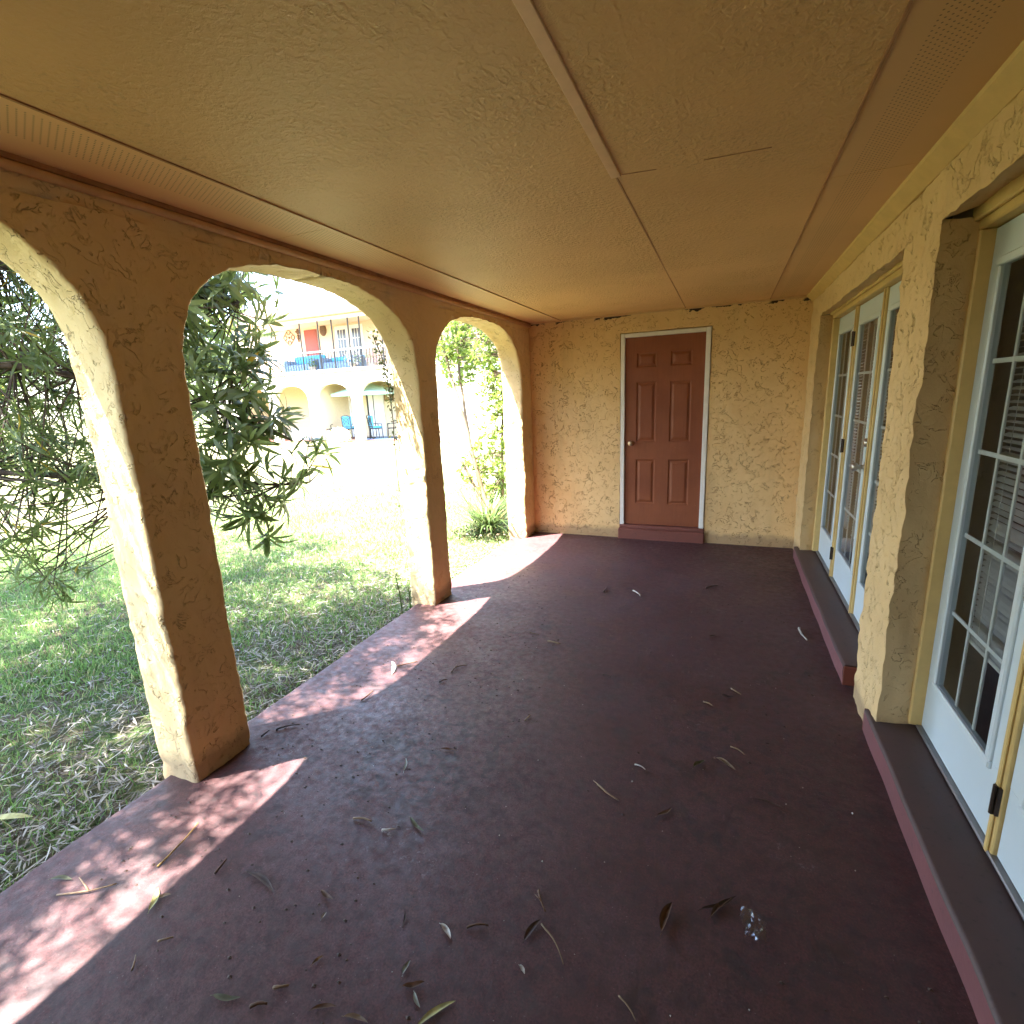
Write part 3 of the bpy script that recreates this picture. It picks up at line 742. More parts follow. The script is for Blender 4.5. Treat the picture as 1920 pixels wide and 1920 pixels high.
mb = MB(); mb.box(xe0, xe1, YB, YB+.2, 0, 2.93); build("lower_wall", mb, M['far_inner'], fh)
mb = MB(); mb.box(xe0-2, xe1, YB, YB+.2, 3.0, 5.6); build("upper_wall", mb, M['far_pink'], fh)
mb = MB(); mb.box(xe0, xe0+.2, YF+.25, YB, 0, 2.93); mb2 = mb; build("end_wall", mb, M['far_inner'], fh)
mb = MB(); mb.box(-16.42, -16.25, YF+.25, YB, ZF, 2.93); build("partition_wall", mb, M['far_inner'], fh)
# roof: hip with barrel tiles
rf = MB(); ex0, ex1, ey0, ey1, ez, rz = -20.6, xe1+.5, YF-.45, 25.5, 5.32, 7.9
rf.add([(ex0, ey0, ez), (ex1, ey0, ez), (ex1, 21.4, rz), (ex0+4, 21.4, rz), (ex0, ey1, ez), (ex1, ey1, ez)], [(0,1,2,3), (0,3,4), (4,3,2,5)])
roof = build("roof", rf, M['tile'], fh)
tl = MB(); nT = 64
for i in range(nT):
    x = ex0+.3+(ex1-ex0-.4)*i/nT; xt = min(max(x, ex0+4), ex1); fr = 1 if x > ex0+4 else (x-ex0)/4
    tl.tube([(x, ey0-.04, ez+.03), (x, ey0+(21.4-ey0)*fr, ez+(rz-ez)*fr+.03)], .105, 8)
build("barrel_tiles", tl, M['tile'], roof)
mb = MB(); mb.box(ex0, ex1, ey0+.02, ey0+.06, ez-.17, ez-.01); build("fascia", mb, M['far_stucco'], roof)
mb = MB(); mb.box(ex0, ex1, ey0+.062, YB, ez-.14, ez-.08); build("eave_soffit", mb, M['far_pink'], roof)
mb = MB(); mb.box(-17.9, xe1, YF+.02, YF+.14, 5.02, 5.14); build("eave_beam", mb, M['far_white'], fh)
for x in (-16.72, -15.75, -15.03, -14.2, -13.65, -12.6):
    b = MB(); b.tube([(x, YF+.06, 3.0), (x, YF+.06, 5.03)], .03, 8); build("balcony_post", b, M['iron'], fh)
rl = MB(); xr0 = -18.65
rl.box(xr0, xe1, YF+.02, YF+.07, 3.79, 3.84); rl.box(xr0, xe1, YF+.025, YF+.065, 3.06, 3.09)
rail = build("balcony_railing", rl, M['far_white'], fh)
bl = MB(); x = xr0
while x < xe1: bl.box(x-.009, x+.009, YF+.036, YF+.054, 3.09, 3.79); x += .15
fin(build("balusters", bl, M['iron'], rail), kind="stuff")
b = MB(); b.box(-18.42, -17.66, YB-.03, YB-.001, 3.0, 5.07); build("red_balcony_door", b, M['far_red'], fh)
for xd in (-16.6, -15.78):
    b = MB(); b.box(xd, xd+.72, YB-.035, YB-.001, 3.0, 5.08); d = build("white_balcony_door", b, M['far_white'], fh)
    b = MB(); b.box(xd+.13, xd+.59, YB-.040, YB-.036, 3.3, 4.92); p = build("glass_pane", b, M['far_glass'], d)
    b = MB()
    for k in (1, 2): b.box(xd+.13+.153*k-.012, xd+.13+.153*k+.012, YB-.048, YB-.041, 3.3, 4.92)
    for k in (1, 2, 3): b.box(xd+.13, xd+.59, YB-.049, YB-.0415, 3.3+.405*k-.015, 3.3+.405*k+.015)
    build("muntin_grid", b, M['far_white'], d)
# sliding doors under the arches
b = MB(); b.box(-17.0, -16.95, YB-.08, YB-.001, ZF, 2.25); b.box(-15.95, -15.90, YB-.08, YB-.001, ZF, 2.25); b.box(-16.949, -15.951, YB-.08, YB-.001, 2.17, 2.25)
fd = build("terrace_door", b, M['far_white'], fh)
b = MB(); b.box(-16.945, -15.955, YB-.04, YB-.002, ZF, 2.165); build("door_curtain", b, M['far_white'], fd)
for xx in (-16.72, -16.08): b = MB(); b.box(xx-.018, xx+.018, YB-.055, YB-.041, ZF, 2.10); build("dark_stile", b, M['iron'], fd)
b = MB(); b.box(-15.2, -14.3, YB-.04, YB-.001, ZF, 2.3); fd2 = build("terrace_door", b, M['far_white'], fh)
for xx in (-15.15, -14.85): b = MB(); b.box(xx-.016, xx+.016, YB-.055, YB-.041, ZF, 2.2); build("dark_stile", b, M['iron'], fd2)
# things hung on the far walls
def tubeloop(b, c, rx, rz, y, r=.018, n=18):
    b.tube([(c[0]+rx*math.cos(a), y, c[1]+rz*math.sin(a)) for a in np.linspace(0, 2*math.pi, n)], r, 5)
b = MB()
for dx, dz in ((-.24, 0), (.24, 0), (0, .24), (0, -.24)): tubeloop(b, (-19.35+dx, 4.82+dz), .10, .10, YB-.03)
for s1, s2 in ((1,1), (1,-1), (-1,1), (-1,-1)): b.tube([(-19.35+.30*s1, YB-.03, 4.82+.08*s2), (-19.35+.08*s1, YB-.03, 4.82+.30*s2)], .016, 5)
b.lathe((-19.35, YB-.02, 4.82), (0,-1,0), [(0,.06),(.02,.05),(.03,.01)], 10)
fin(build("wall_ornament", b, M['ornament']), "diamond shaped metal scrollwork hung left of the red balcony door", "ornament")
b = MB(); b.tube([(-18.78, YB-.03, 5.0-.42), (-18.78, YB-.03, 5.0+.42)], .03, 6); b.tube([(-18.93, YB-.031, 5.05), (-18.63, YB-.031, 5.05)], .03, 6)
for dz in (.25, -.2, .05): tubeloop(b, (-18.78, 5.0+dz), .09, .10, YB-.035, .014)
fin(build("wall_ornament", b, M['ornament']), "tall cross shaped metal ornament beside the red balcony door", "ornament")
b = MB(); b.lathe((-17.28, YB-.01, 4.92), (0,-1,0), [(0,.20),(.03,.19),(.05,.13),(.06,.12),(.065,.02)], 12)
o = build("wall_plaque", b, M['ornament']); o.scale = (1, 1, 1.35); fin(o, "dark oval plaque on the balcony wall between the red and white doors", "plaque")
b = MB(); b.box(-14.25, -13.75, YB-.04, YB-.004, 1.72, 2.12); pc = build("wall_picture", b, M['ornament']); fin(pc, "brown framed picture on the terrace wall inside the third arch", "picture")
b = MB(); b.box(-14.2, -13.8, YB-.045, YB-.0405, 1.77, 2.07); build("picture_face", b, plain("picture_brown", (.30, .2, .09), .6, var=.9, scale=22), pc)
b = MB(); b.lathe((-16.9+.35-.95, YB-.01, 2.02), (0,-1,0), [(0,.05),(.05,.05),(.10,.03)], 8); b.tube([(-17.5, YB-.06, 2.08), (-17.5, YB-.08, 1.82)], .045, 7)
# terrace furniture
def bistro(name, label, x, y, rz, cushion):
    c = thing(name, label, "chair", (0, 0, 0), "iron chairs on the far terrace")
    b = MB()
    for sx in (-.2, .2):
        b.tube([(sx, .2, 0), (sx, .21, .45), (sx*.98, .28, .98)], .017, 6); b.tube([(sx, -.22, 0), (sx, -.2, .45)], .017, 6); b.tube([(sx, -.2, .64), (sx, .22, .66)], .015, 6); b.tube([(sx, -.2, .45), (sx, -.2, .64)], .014, 6)
    b.tube([(sx2, .28, .98+.05*(1-(sx2/.2)**2)) for sx2 in np.linspace(-.2, .2, 7)], .017, 6)
    b.tube([(-.2, .23, .55), (.2, .23, .55)], .014, 6)
    build("chair_frame", b, M['iron'], c)
    b = MB(); b.tube([(.12*math.cos(a), .255, .77+.15*math.sin(a)) for a in np.linspace(0, 2*math.pi, 16)], .012, 5); b.tube([(-.19, .24, .6), (.19, .27, .95)], .011, 5); b.tube([(.19, .24, .6), (-.19, .27, .95)], .011, 5)
    build("back_lattice", b, M['iron'], c)
    b = MB(); b.box(-.21, .21, -.22, .21, .44, .47, .01); build("seat", b, M['iron'], c)
    if cushion:
        b = MB(); b.box(-.2, .2, -.21, .19, .471, .55, .03); b.box(-.22, .22, .15, .23, .56, 1.0, .035); build("cushion", b, M['blue_cloth'], c)
    c.location = (x, y, ZF); c.rotation_euler = (0, 0, rz); return c
bistro("iron_chair", "bare dark iron lattice chair at the left side of the second far arch", -16.35, 18.0, .5, False)
bistro("iron_chair", "blue cushioned iron chair seen in the middle far arch beside the white door", -15.15, 18.05, 3.3, True)
bistro("iron_chair", "blue cushioned iron chair in the third far arch left of the table", -13.75, 18.0, 2.6, True)
bistro("iron_chair", "bare dark iron chair in the third far arch beside the pillar", -12.95, 18.1, -.9, False)
tb = thing("terrace_table", "round dark iron table behind the chairs in the third far arch", "table", (-12.95, 18.9, ZF))
b = MB(); b.lathe((-12.95, 18.9, ZF+.70), (0,0,1), [(0,.42),(.02,.43),(.035,.42)], 24); build("table_top", b, M['iron'], tb)
for a in (0, 2.1, 4.2): b = MB(); b.tube([(-12.95+.34*math.cos(a), 18.9+.34*math.sin(a), ZF), (-12.95+.2*math.cos(a), 18.9+.2*math.sin(a), ZF+.7)], .018, 6); build("leg", b, M['iron'], tb)
b = MB(); b.box(-14.6, -12.2, YF+.3, YB-.4, ZF+.004, ZF+.016); fin(build("terrace_rug", b, M['navy_cloth']), "blue rug on the terrace floor in the third far arch", "rug")
um = thing("patio_umbrella", "pale teal patio umbrella open under the middle far arches", "umbrella", (-14.45, 18.5, ZF))
b = MB(); b.tube([(-14.45, 18.5, ZF), (-14.45, 18.5, 2.5)], .025, 8); build("pole", b, M['iron'], um)
b = MB(); v = [(-14.45, 18.5, 2.52)]; n8 = 8
for k in range(n8): a = 2*math.pi*k/n8+.39; v.append((-14.45+1.75*math.cos(a), 18.5+.98*math.sin(a), 2.10))
for k in range(n8): a = 2*math.pi*k/n8+.39; v.append((-14.45+1.75*math.cos(a), 18.5+.98*math.sin(a), 1.98))
b.add(v, [(0, 1+k, 1+(k+1) % n8) for k in range(n8)] + [(1+k, 9+k, 9+(k+1) % n8, 1+(k+1) % n8) for k in range(n8)]); build("canopy", b, M['teal_cloth'], um)
b = MB(); b.lathe((-14.45, 18.5, ZF), (0,0,1), [(0,.25),(.05,.24),(.07,.06),(.25,.04)], 16); build("base", b, M['iron'], um)
# balcony furniture
def sofa(label, x0, x1, zt):
    s = thing("covered_sofa", label, "sofa", ((x0+x1)/2, 18.3, 3.0))
    b = MB(); b.box(x0, x1, 17.9, 18.7, 3.05, 3.42, .08); build("seat", b, M['navy_cloth'], s)
    b = MB(); b.box(x0, x1, 18.5, 18.75, 3.42, zt, .08); build("backrest", b, M['blue_cloth'], s)
    b = MB(); b.box(x0-.02, x0+.2, 17.85, 18.72, 3.05, 3.62, .07); build("armrest", b, M['navy_cloth'], s)
    b = MB(); b.box(x1-.2, x1+.02, 17.85, 18.72, 3.05, 3.62, .07); build("armrest", b, M['navy_cloth'], s)
sofa("larger blue covered sofa on the balcony below the red door", -18.3, -16.55, 3.82)
sofa("lower blue covered sofa on the balcony in front of the white doors", -16.3, -14.4, 3.66)
def clump_leaves(c, r, n, L, W, mat, name, parent=None, flat=1.0, seg=2):
    u = unit_rand(n)*(rng.uniform(0, 1, n)**.45)[:, None]*np.array(r); P = u + np.array(c)
    D = u/np.maximum(np.linalg.norm(u, axis=1, keepdims=True), 1e-6) + unit_rand(n)*.9; N = unit_rand(n) + np.array([0, 0, .8])
    N /= np.linalg.norm(N, axis=1, keepdims=True)
    V, Fq = leaves_np(P, D, N, rng.uniform(*L, n), rng.uniform(*W, n), rng.uniform(0, .8, n), seg); return build_np(name, V, Fq, mat, parent, origin=tuple(c))
M['blossom'] = leafmat("white_blossom", (.7, .7, .66), (.8, .78, .72), (.25, .4, .12), .3, .6, .25)
M['pink_blossom'] = leafmat("pink_blossom", (.75, .25, .32), (.8, .4, .42), (.2, .35, .1), .3, .6, .4)
def pot_plant(name, label, x, y, z, r, mat, n=240):
    p = thing(name, label, "potted plant", (x, y, z))
    b = MB(); b.lathe((x, y, z), (0,0,1), [(0,.10),(.22,.15),(.25,.16),(.25,.13)], 14); build("pot", b, M['terracotta'], p)
    clump_leaves((x, y, z+.25+r*.8), (r, r, r), n, (.05, .10), (.03, .05), mat, "foliage", p)
pot_plant("potted_plant", "white flowering plant in a pot behind the balcony railing", -14.35, 17.7, 3.0, .34, M['blossom'])
pot_plant("potted_plant", "pink flowering potted plant at the right of the balcony railing", -13.35, 17.68, 3.0, .28, M['pink_blossom'])
pot_plant("potted_plant", "small leafy potted plant between the two balcony sofas", -16.42, 17.62, 3.0, .2, M['leaf_light'], 120)
sh = thing("flower_bush", "low white flowering bush on the lawn below the far arches", "bush", (-14.9, 17.0, .08))
clump_leaves((-14.9, 17.0, .36), (.55, .35, .32), 900, (.05, .10), (.04, .07), M['blossom'], "foliage", sh)
b = MB(); [b.tube([(-14.9, 17, .05), (-14.9+.3*math.cos(a), 17+.2*math.sin(a), .4)], .01, 4) for a in (0, 1.3, 2.6, 3.9, 5.2)]; build("stems", b, M['bark'], sh)
b = MB(); b.box(-18.35, -17.35, YF+.45, YF+.9, ZF, ZF+.5, .02); fin(build("storage_bench", b, M['far_white']), "pale low storage bench inside the leftmost visible far arch", "bench")

# ------------------------------------------------------------------ trees and plants
def whorls(P, A, kmin, kmax, L, W, droop=(.3, 1.1)):
    """clusters of long narrow leaves round each point"""
    k = rng.integers(kmin, kmax+1, len(P)); idx = np.repeat(np.arange(len(P)), k); n = len(idx)
    A = A/np.linalg.norm(A, axis=1, keepdims=True); a = A[idx]
    rnd = unit_rand(n); side = rnd - a*(rnd*a).sum(1, keepdims=True); side /= np.maximum(np.linalg.norm(side, axis=1, keepdims=True), 1e-6)
    th = rng.uniform(.45, 1.75, n)[:, None]; D = a*np.cos(th) + side*np.sin(th); D[:, 2] -= rng.uniform(0, .35, n)
    N = a - D*(a*D).sum(1, keepdims=True)/np.maximum((D*D).sum(1, keepdims=True), 1e-6) + unit_rand(n)*.25; N /= np.maximum(np.linalg.norm(N, axis=1, keepdims=True), 1e-6)
    p = P[idx] - a*rng.uniform(0, .07, n)[:, None]
    return leaves_np(p, D, N, rng.uniform(*L, n), rng.uniform(*W, n), rng.uniform(*droop, n), 4)
tr = thing("long_leaved_tree", "spreading tree with long drooping narrow leaves hanging over the lawn beside the arches", "tree", (-6.2, -.7, -.08))
BR = [[(-6.2,-.7,-.12),(-6.1,-.55,.6),(-5.95,-.4,1.2),(-5.7,-.2,1.9),(-5.5,0,2.6)],
      [(-5.85,-.3,1.5),(-5.1,.4,1.75),(-4.4,1.05,1.86),(-3.75,1.55,1.92),(-3.35,2.05,1.78),(-3.0,2.55,1.55),(-2.9,2.8,1.42)],
      [(-5.7,-.2,1.9),(-4.9,.7,2.4),(-4.1,1.5,2.5),(-3.45,2.15,2.42),(-3.05,2.65,2.3)],
      [(-5.55,-.05,2.4),(-5.5,1.2,2.9),(-5.2,2.8,2.75),(-5.4,4.1,2.2)],
      [(-5.5,0,2.6),(-5.1,.3,3.5),(-4.5,.6,4.2)],
      [(-5.6,-.1,2.3),(-6.6,1.0,2.9),(-7.6,2.2,3.2)],
      [(-5.7,-.2,2.0),(-4.7,-.9,2.7),(-3.6,-1.2,3.0)],
      [(-5.9,-.35,1.3),(-5.0,.7,1.35),(-4.2,1.4,1.35),(-3.4,2.05,1.22),(-2.98,2.6,1.12),(-2.88,2.9,1.08)],
      [(-5.3,.2,3.2),(-4.3,1.4,3.5),(-3.4,2.2,3.4)], [(-4.4,1.05,1.86),(-3.7,1.1,2.3),(-3.1,1.3,2.7)], [(-4.9,.7,2.4),(-4.0,.3,2.9),(-3.2,.2,3.2)],
      [(-5.0,.7,1.35),(-4.6,1.7,1.0),(-3.9,2.2,.85),(-3.1,2.45,.72)]]
RAD = [.16, .035, .045, .05, .05, .06, .05, .026, .04, .022, .03, .016]
b = MB()
def smoothline(pts, per=5):
    pts = [Vector(p) for p in pts]; out = []
    for i in range(len(pts)-1):
        p0 = pts[max(0, i-1)]; p1 = pts[i]; p2 = pts[i+1]; p3 = pts[min(len(pts)-1, i+2)]
        for k in range(per):
            t = k/per; out.append(.5*((2*p1) + (p2-p0)*t + (2*p0-5*p1+4*p2-p3)*t*t + (3*p1-p0-3*p2+p3)*t**3))
    out.append(pts[-1]); return out
BR = BR[:-1]; SAM = []
for i, (pl, r0) in enumerate(zip(BR, RAD)):
    sp = smoothline(pl); n = len(sp); rr = [r0*(1-.75*k/(n-1)) for k in range(n)]
    sp = [p + nv(p, 2.2)*.035 for p in sp]
    if i != 11: SAM += [tuple(p) for p in sp[2:]]
    if i == 0:
        tk = MB(); tk.tube(sp, rr, 12); build("trunk", tk, M['bark'], tr, smooth=True)
    else: b.tube(sp, rr, 7)
SAM = np.array(SAM)
def ell(c, r, n):
    return unit_rand(n)*(rng.uniform(0, 1, n)**(1/2.4))[:, None]*np.array(r) + np.array(c)
CL = [((-5.2,.2,3.8),(2.6,2.9,1.1),950), ((-4.3,1.75,3.5),(1.6,1.6,.8),520), ((-3.75,-.2,3.2),(1.05,2.2,.75),480), ((-4.2,-1.2,3.6),(1.4,1.4,.8),330), ((-7.0,1.6,3.6),(2.6,2.9,1.2),760),
      ((-4.7,1.9,1.95),(1.2,.75,.65),120), ((-6.2,2.6,2.0),(1.2,.8,.8),90), ((-3.4,1.7,2.2),(.5,.35,.5),26), ((-3.6,1.2,2.5),(.6,.7,.4),50), ((-3.6,1.75,1.35),(.5,.35,.35),28),
      ((-3.05,2.42,2.28),(.42,.40,.48),52), ((-3.05,2.38,1.62),(.42,.36,.48),40), ((-3.0,2.34,1.15),(.38,.34,.28),20),
      ((-4.3,3.3,2.3),(.7,.4,.9),38), ((-5.6,4.2,2.2),(.9,.5,1.2),30), ((-3.3,2.6,3.1),(.7,.7,.5),90), ((-3.15,-.5,3.9),(.5,1.7,.7),300), ((-3.15,1.5,3.9),(.5,1.0,.6),200)]
P = np.concatenate([ell(*c) for c in CL])
SP = [(3.1,1.30),(3.40,1.27),(3.0,1.52),(3.15,1.06),(3.02,1.10),(2.8,.95),(2.72,.66),(2.6,.82),(2.78,1.75),(2.7,1.5),(2.95,2.0),(3.05,2.27),(3.16,2.5),(2.75,2.4),(2.88,1.88),(2.62,1.15),(2.82,1.22),(2.9,2.45),(2.6,1.95),(2.95,1.78),(3.5,1.24),(3.3,1.36),(3.25,1.15),(3.1,1.62)]
SPx = np.array([(-3.2*k, y*k, (z-1.635)*k+1.635) for (y, z) in SP for k in [random.uniform(.86, .97)]])
P = P[(P[:,0] < -2.62) & (P[:,2] > .62)]
ratio = P[:,1]/-P[:,0]; P = P[(ratio < .93) | (P[:,2] > 3.3)]
P = np.concatenate([P, SPx])
d2 = ((P[:, None, :]-SAM[None])**2).sum(2); near = SAM[np.argsort(d2, axis=1)[np.arange(len(P)), rng.integers(0, 7, len(P))]]; dist = np.sqrt(((P-near)**2).sum(1))
A = (P-near)/np.maximum(dist, .05)[:, None] + np.array([.15, .15, .15]) + unit_rand(len(P))*.35
PX = np.concatenate([ell(*c) for c in (((-4.2,1.75,1.5),(.9,.6,.5),150), ((-4.0,1.7,2.3),(.9,.5,.5),130), ((-3.5,1.45,1.0),(.4,.3,.2),20), ((-3.6,1.6,.72),(.5,.35,.12),16))])
dx2 = ((PX[:, None, :]-SAM[None])**2).sum(2); nearx = SAM[np.argsort(dx2, axis=1)[np.arange(len(PX)), rng.integers(0, 9, len(PX))]]; AX = PX-nearx + unit_rand(len(PX))*.3 + np.array([.1, .1, 0])
for p, q in list(zip(P, near)) + list(zip(PX, nearx)):
    p = Vector(p); q = Vector(q); mid = (p+q)/2 + Vector((0, 0, -.06*(p-q).length)) + nv(p, 5)*.03
    b.tube([q, q*.45+mid*.55, p*.45+mid*.55, p], [.006, .005, .004, .0025], 4, cap=False)
build("branches", b, M['bark'], tr, smooth=True)
big = (P[:,1]/-P[:,0] > .66) & (P[:,2] < 2.9); V, Fq = whorls(P[big], A[big], 9, 14, (.14, .24), (.021, .034))
V2, F2 = whorls(P[~big], A[~big], 12, 18, (.09, .16), (.010, .016)); V3, F3 = whorls(PX, AX, 8, 14, (.08, .15), (.009, .015))
build_np("crown", np.concatenate([V, V2, V3]), np.concatenate([Fq, F2+len(V), F3+len(V)+len(V2)]), M['leaf'], tr)

def slender(name, label, lines, radii, leaf_pts, mat, bark, kk=(4, 8), L=(.05, .09), W=(.02, .035), extra=None):
    t_ = thing(name, label, "tree", lines[0][0]); sam = []
    for pl, r0 in zip(lines, radii):
        sp = smoothline(pl); n = len(sp); sp = [p+nv(p, 3)*.02 for p in sp]; tk = MB(); tk.tube(sp, [r0*(1-.6*k/(n-1)) for k in range(n)], 9); build("trunk", tk, bark, t_, smooth=True); sam += [tuple(p) for p in sp[3:]]
    sam = np.array(sam); P = leaf_pts; d2 = ((P[:, None]-sam[None])**2).sum(2); near = sam[d2.argmin(1)]; b = MB()
    for p, q in zip(P, near): b.tube([q, (Vector(p)+Vector(q))/2+nv(p, 4)*.03, p], [.004, .003, .0015], 4, cap=False)
    build("twigs", b, bark, t_)
    A = (P-near) + np.array([0, 0, .1]) + unit_rand(len(P))*.2; V, Fq = whorls(P, A, kk[0], kk[1], L, W, (0, .6)); build_np("crown", V, Fq, mat, t_); return t_
slender("crape_myrtle", "slender leaning pale trunked tree with sparse leaves outside the far arch",
    [[(-2.82,5.95,-.1),(-3.05,6.05,.7),(-3.3,6.18,1.5),(-3.55,6.3,2.2),(-3.9,6.5,3.3)], [(-3.15,6.1,1.0),(-3.35,6.35,1.6),(-3.42,6.4,2.2),(-3.5,6.6,3.2)], [(-2.8,5.98,-.1),(-3.2,6.0,.75),(-3.7,6.1,1.35),(-4.3,6.2,1.9)]],
    [.036, .026, .02], np.concatenate([ell((-3.45,6.5,2.35),(.45,.35,.6),170), ell((-3.5,6.4,3.6),(1.0,.8,.6),110), ell((-3.0,6.1,.7),(.35,.2,.45),60)]), M['lime'], M['pale_bark'])
slender("tall_shrub", "tall narrow leafy green shrub growing against the outer corner of the far arch",
    [[(-2.72,6.1,-.1),(-2.74,6.25,1.2),(-2.70,6.3,2.4),(-2.75,6.35,3.4)], [(-2.66,6.2,-.1),(-2.62,6.3,1.4),(-2.6,6.4,3.0)]], [.022, .018],
    np.concatenate([ell((-2.80,6.3,2.3),(.36,.25,1.0),300), ell((-2.82,6.15,1.1),(.30,.2,1.0),210), ell((-3.35,6.4,2.5),(.40,.2,.7),130)]), M['lime'], M['pale_bark'], (5, 9), (.05, .10), (.015, .026))
sp = thing("strap_leaf_plant", "clump of long arching strap leaves at the foot of the leaning trunks", "plant", (-2.78, 5.72, -.06))
n = 260; a = rng.uniform(0, 2*np.pi, n); D = np.stack([np.cos(a), np.sin(a), rng.uniform(.6, 2.2, n)], 1); N = np.stack([-np.cos(a), -np.sin(a), np.ones(n)*.6], 1); N /= np.linalg.norm(N, axis=1, keepdims=True)
V, Fq = leaves_np(np.stack([-2.78+rng.normal(0,.05,n), 5.72+rng.normal(0,.05,n), np.full(n, -.06)], 1), D, N, rng.uniform(.45, .85, n), rng.uniform(.012, .022, n), rng.uniform(.4, 1.6, n), 4)
build_np("leaves", V, Fq, M['strap'], sp)
gc = clump_leaves((-2.75, 5.5, -.02), (.45, .4, .10), 500, (.03, .06), (.015, .03), M['vine'], "ground_cover"); fin(gc, "low leafy ground cover under the strap leaved plant", "ground cover", kind="stuff")
vn = thing("climbing_vine", "dark dried vine clinging to the outer edge of the pillar between the far arches", "vine", (-2.38, 3.34, .9))
b = MB(); vl = smoothline([(-2.375,3.33,.95),(-2.372,3.325,1.4),(-2.38,3.33,1.7),(-2.385,3.28,1.95),(-2.38,3.18,2.1)]); b.tube([p+nv(p, 9)*.012 for p in vl], .004, 5); build("stem", b, M['bark'], vn)
pp = np.array([tuple(p) for p in vl]); ii = rng.choice(len(pp), 230, p=np.array([1.0 if .9 < p[2] < 1.62 else 4.5 for p in pp])/sum(1.0 if .9 < p[2] < 1.62 else 4.5 for p in pp))
P = pp[ii] + rng.normal(0, 1, (230, 3))*np.array([.012, .018, .05]); D = unit_rand(230); N = unit_rand(230)
V, Fq = leaves_np(P, D, N, rng.uniform(.015, .04, 230), rng.uniform(.010, .022, 230), rng.uniform(0, 1, 230), 2); build_np("leaves", V, Fq, M['vine'], vn)
for i, (x, y, h, dx) in enumerate(((-2.36, 3.20, .30, -.03), (-2.345, 3.29, .16, .01))):
    s = thing("weed_sprout", ("taller", "shorter")[i]+" thin green weed sprouting at the foot of the second pillar", "weed", (x, y, -.06))
    b = MB(); b.tube([(x, y, -.07), (x+dx*.4, y, h*.5), (x+dx, y-.01, h)], [.006, .005, .002], 6); build("stem", b, M['strap'], s)
    nn = 14; tt = rng.uniform(.1, .95, nn); P = np.stack([x+dx*tt, np.full(nn, y), h*tt], 1); V, Fq = leaves_np(P, unit_rand(nn)+np.array([0,0,.6]), unit_rand(nn), rng.uniform(.02, .05, nn), rng.uniform(.006, .012, nn), rng.uniform(0, .5, nn), 2); build_np("leaves", V, Fq, M['strap'], s)
# distant trees on the left of the courtyard
ft = [(-27, 7, 5.5, 3.0, "broad distant tree at the left end of the courtyard"), (-36, 13, 7, 3.6, "taller distant tree left of the courtyard house"), (-24, 3.5, 4.6, 2.5, "low distant tree furthest left beyond the lawn"), (-34, 27, 8, 4, "distant tree behind the left corner of the courtyard house")]
for x, y, h, r, lb in ft:
    t_ = thing("distant_tree", lb, "tree", (x, y, 0), "trees beyond the lawn")
    b = MB(); b.tube([(x, y, -.1), (x+.1, y, h*.4), (x, y+.1, h*.75)], [.22, .16, .06], 9); build("trunk", b, M['bark'], t_)
    c = [ell((x+rng.normal(0, r*.4), y+rng.normal(0, r*.4), h*.62+rng.normal(0, h*.12)), (r*.6, r*.6, r*.45), 420) for _ in range(7)]; c = np.concatenate(c)
    V, Fq = leaves_np(c, unit_rand(len(c)), unit_rand(len(c)), rng.uniform(.2, .4, len(c)), rng.uniform(.12, .22, len(c)), rng.uniform(0, .6, len(c)), 2); build_np("crown", V, Fq, M['leaf_far'], t_)

# ------------------------------------------------------------------ leaves and twigs lying on the porch floor
DC = {'brown': (.10, .05, .024), 'tan': (.19, .125, .07), 'pale': (.38, .35, .30), 'dark': (.05, .028, .02), 'yellow': (.32, .31, .12), 'grey': (.26, .28, .24), 'olive': (.085, .085, .04), 'gold': (.30, .19, .06)}
DM = {k: plain("dry_"+k, v, .6, .35, var=.3, scale=40) for k, v in DC.items()}
def floor_leaf(x1, y1, x2, y2, wd, col, label, curl=.6, bend=.12):
    L = math.hypot(x2-x1, y2-y1); ux, uy = (x2-x1)/L, (y2-y1)/L; ns = 14; V = []; Fc = []
    sd = random.choice((-1, 1)); tw = random.uniform(-.5, .5)
    for i in range(ns+1):
        t_ = i/ns; hw = wd*.36*(math.sin(math.pi*min(1, max(0, t_))**.85)**.8 + .04); off = sd*bend*L*math.sin(math.pi*t_)*.6
        cx, cy = x1+ux*L*t_-uy*off, y1+uy*L*t_+ux*off; zc = .003 + .25*wd*curl*abs(math.cos(t_*3.1+tw)) + .10*L*curl*max(0, t_-.55)**1.3
        for s_ in (-1, -.5, 0, .5, 1):
            V.append((cx-uy*hw*s_, cy+ux*hw*s_, zc + hw*curl*(s_*s_)*.9 + .3*hw*tw*s_*t_ + hw*.15))
    for i in range(ns):
        for k in range(4): Fc.append((i*5+k, i*5+k+1, (i+1)*5+k+1, (i+1)*5+k))
    b = MB(); b.add(V, Fc); b.tube([(x1, y1, .005), (x1-ux*L*.10, y1-uy*L*.10, .003)], .0010, 4)
    return fin(build("fallen_leaf", b, DM[col], smooth=True), label, "fallen leaf", "dry leaves and twigs on the porch floor")
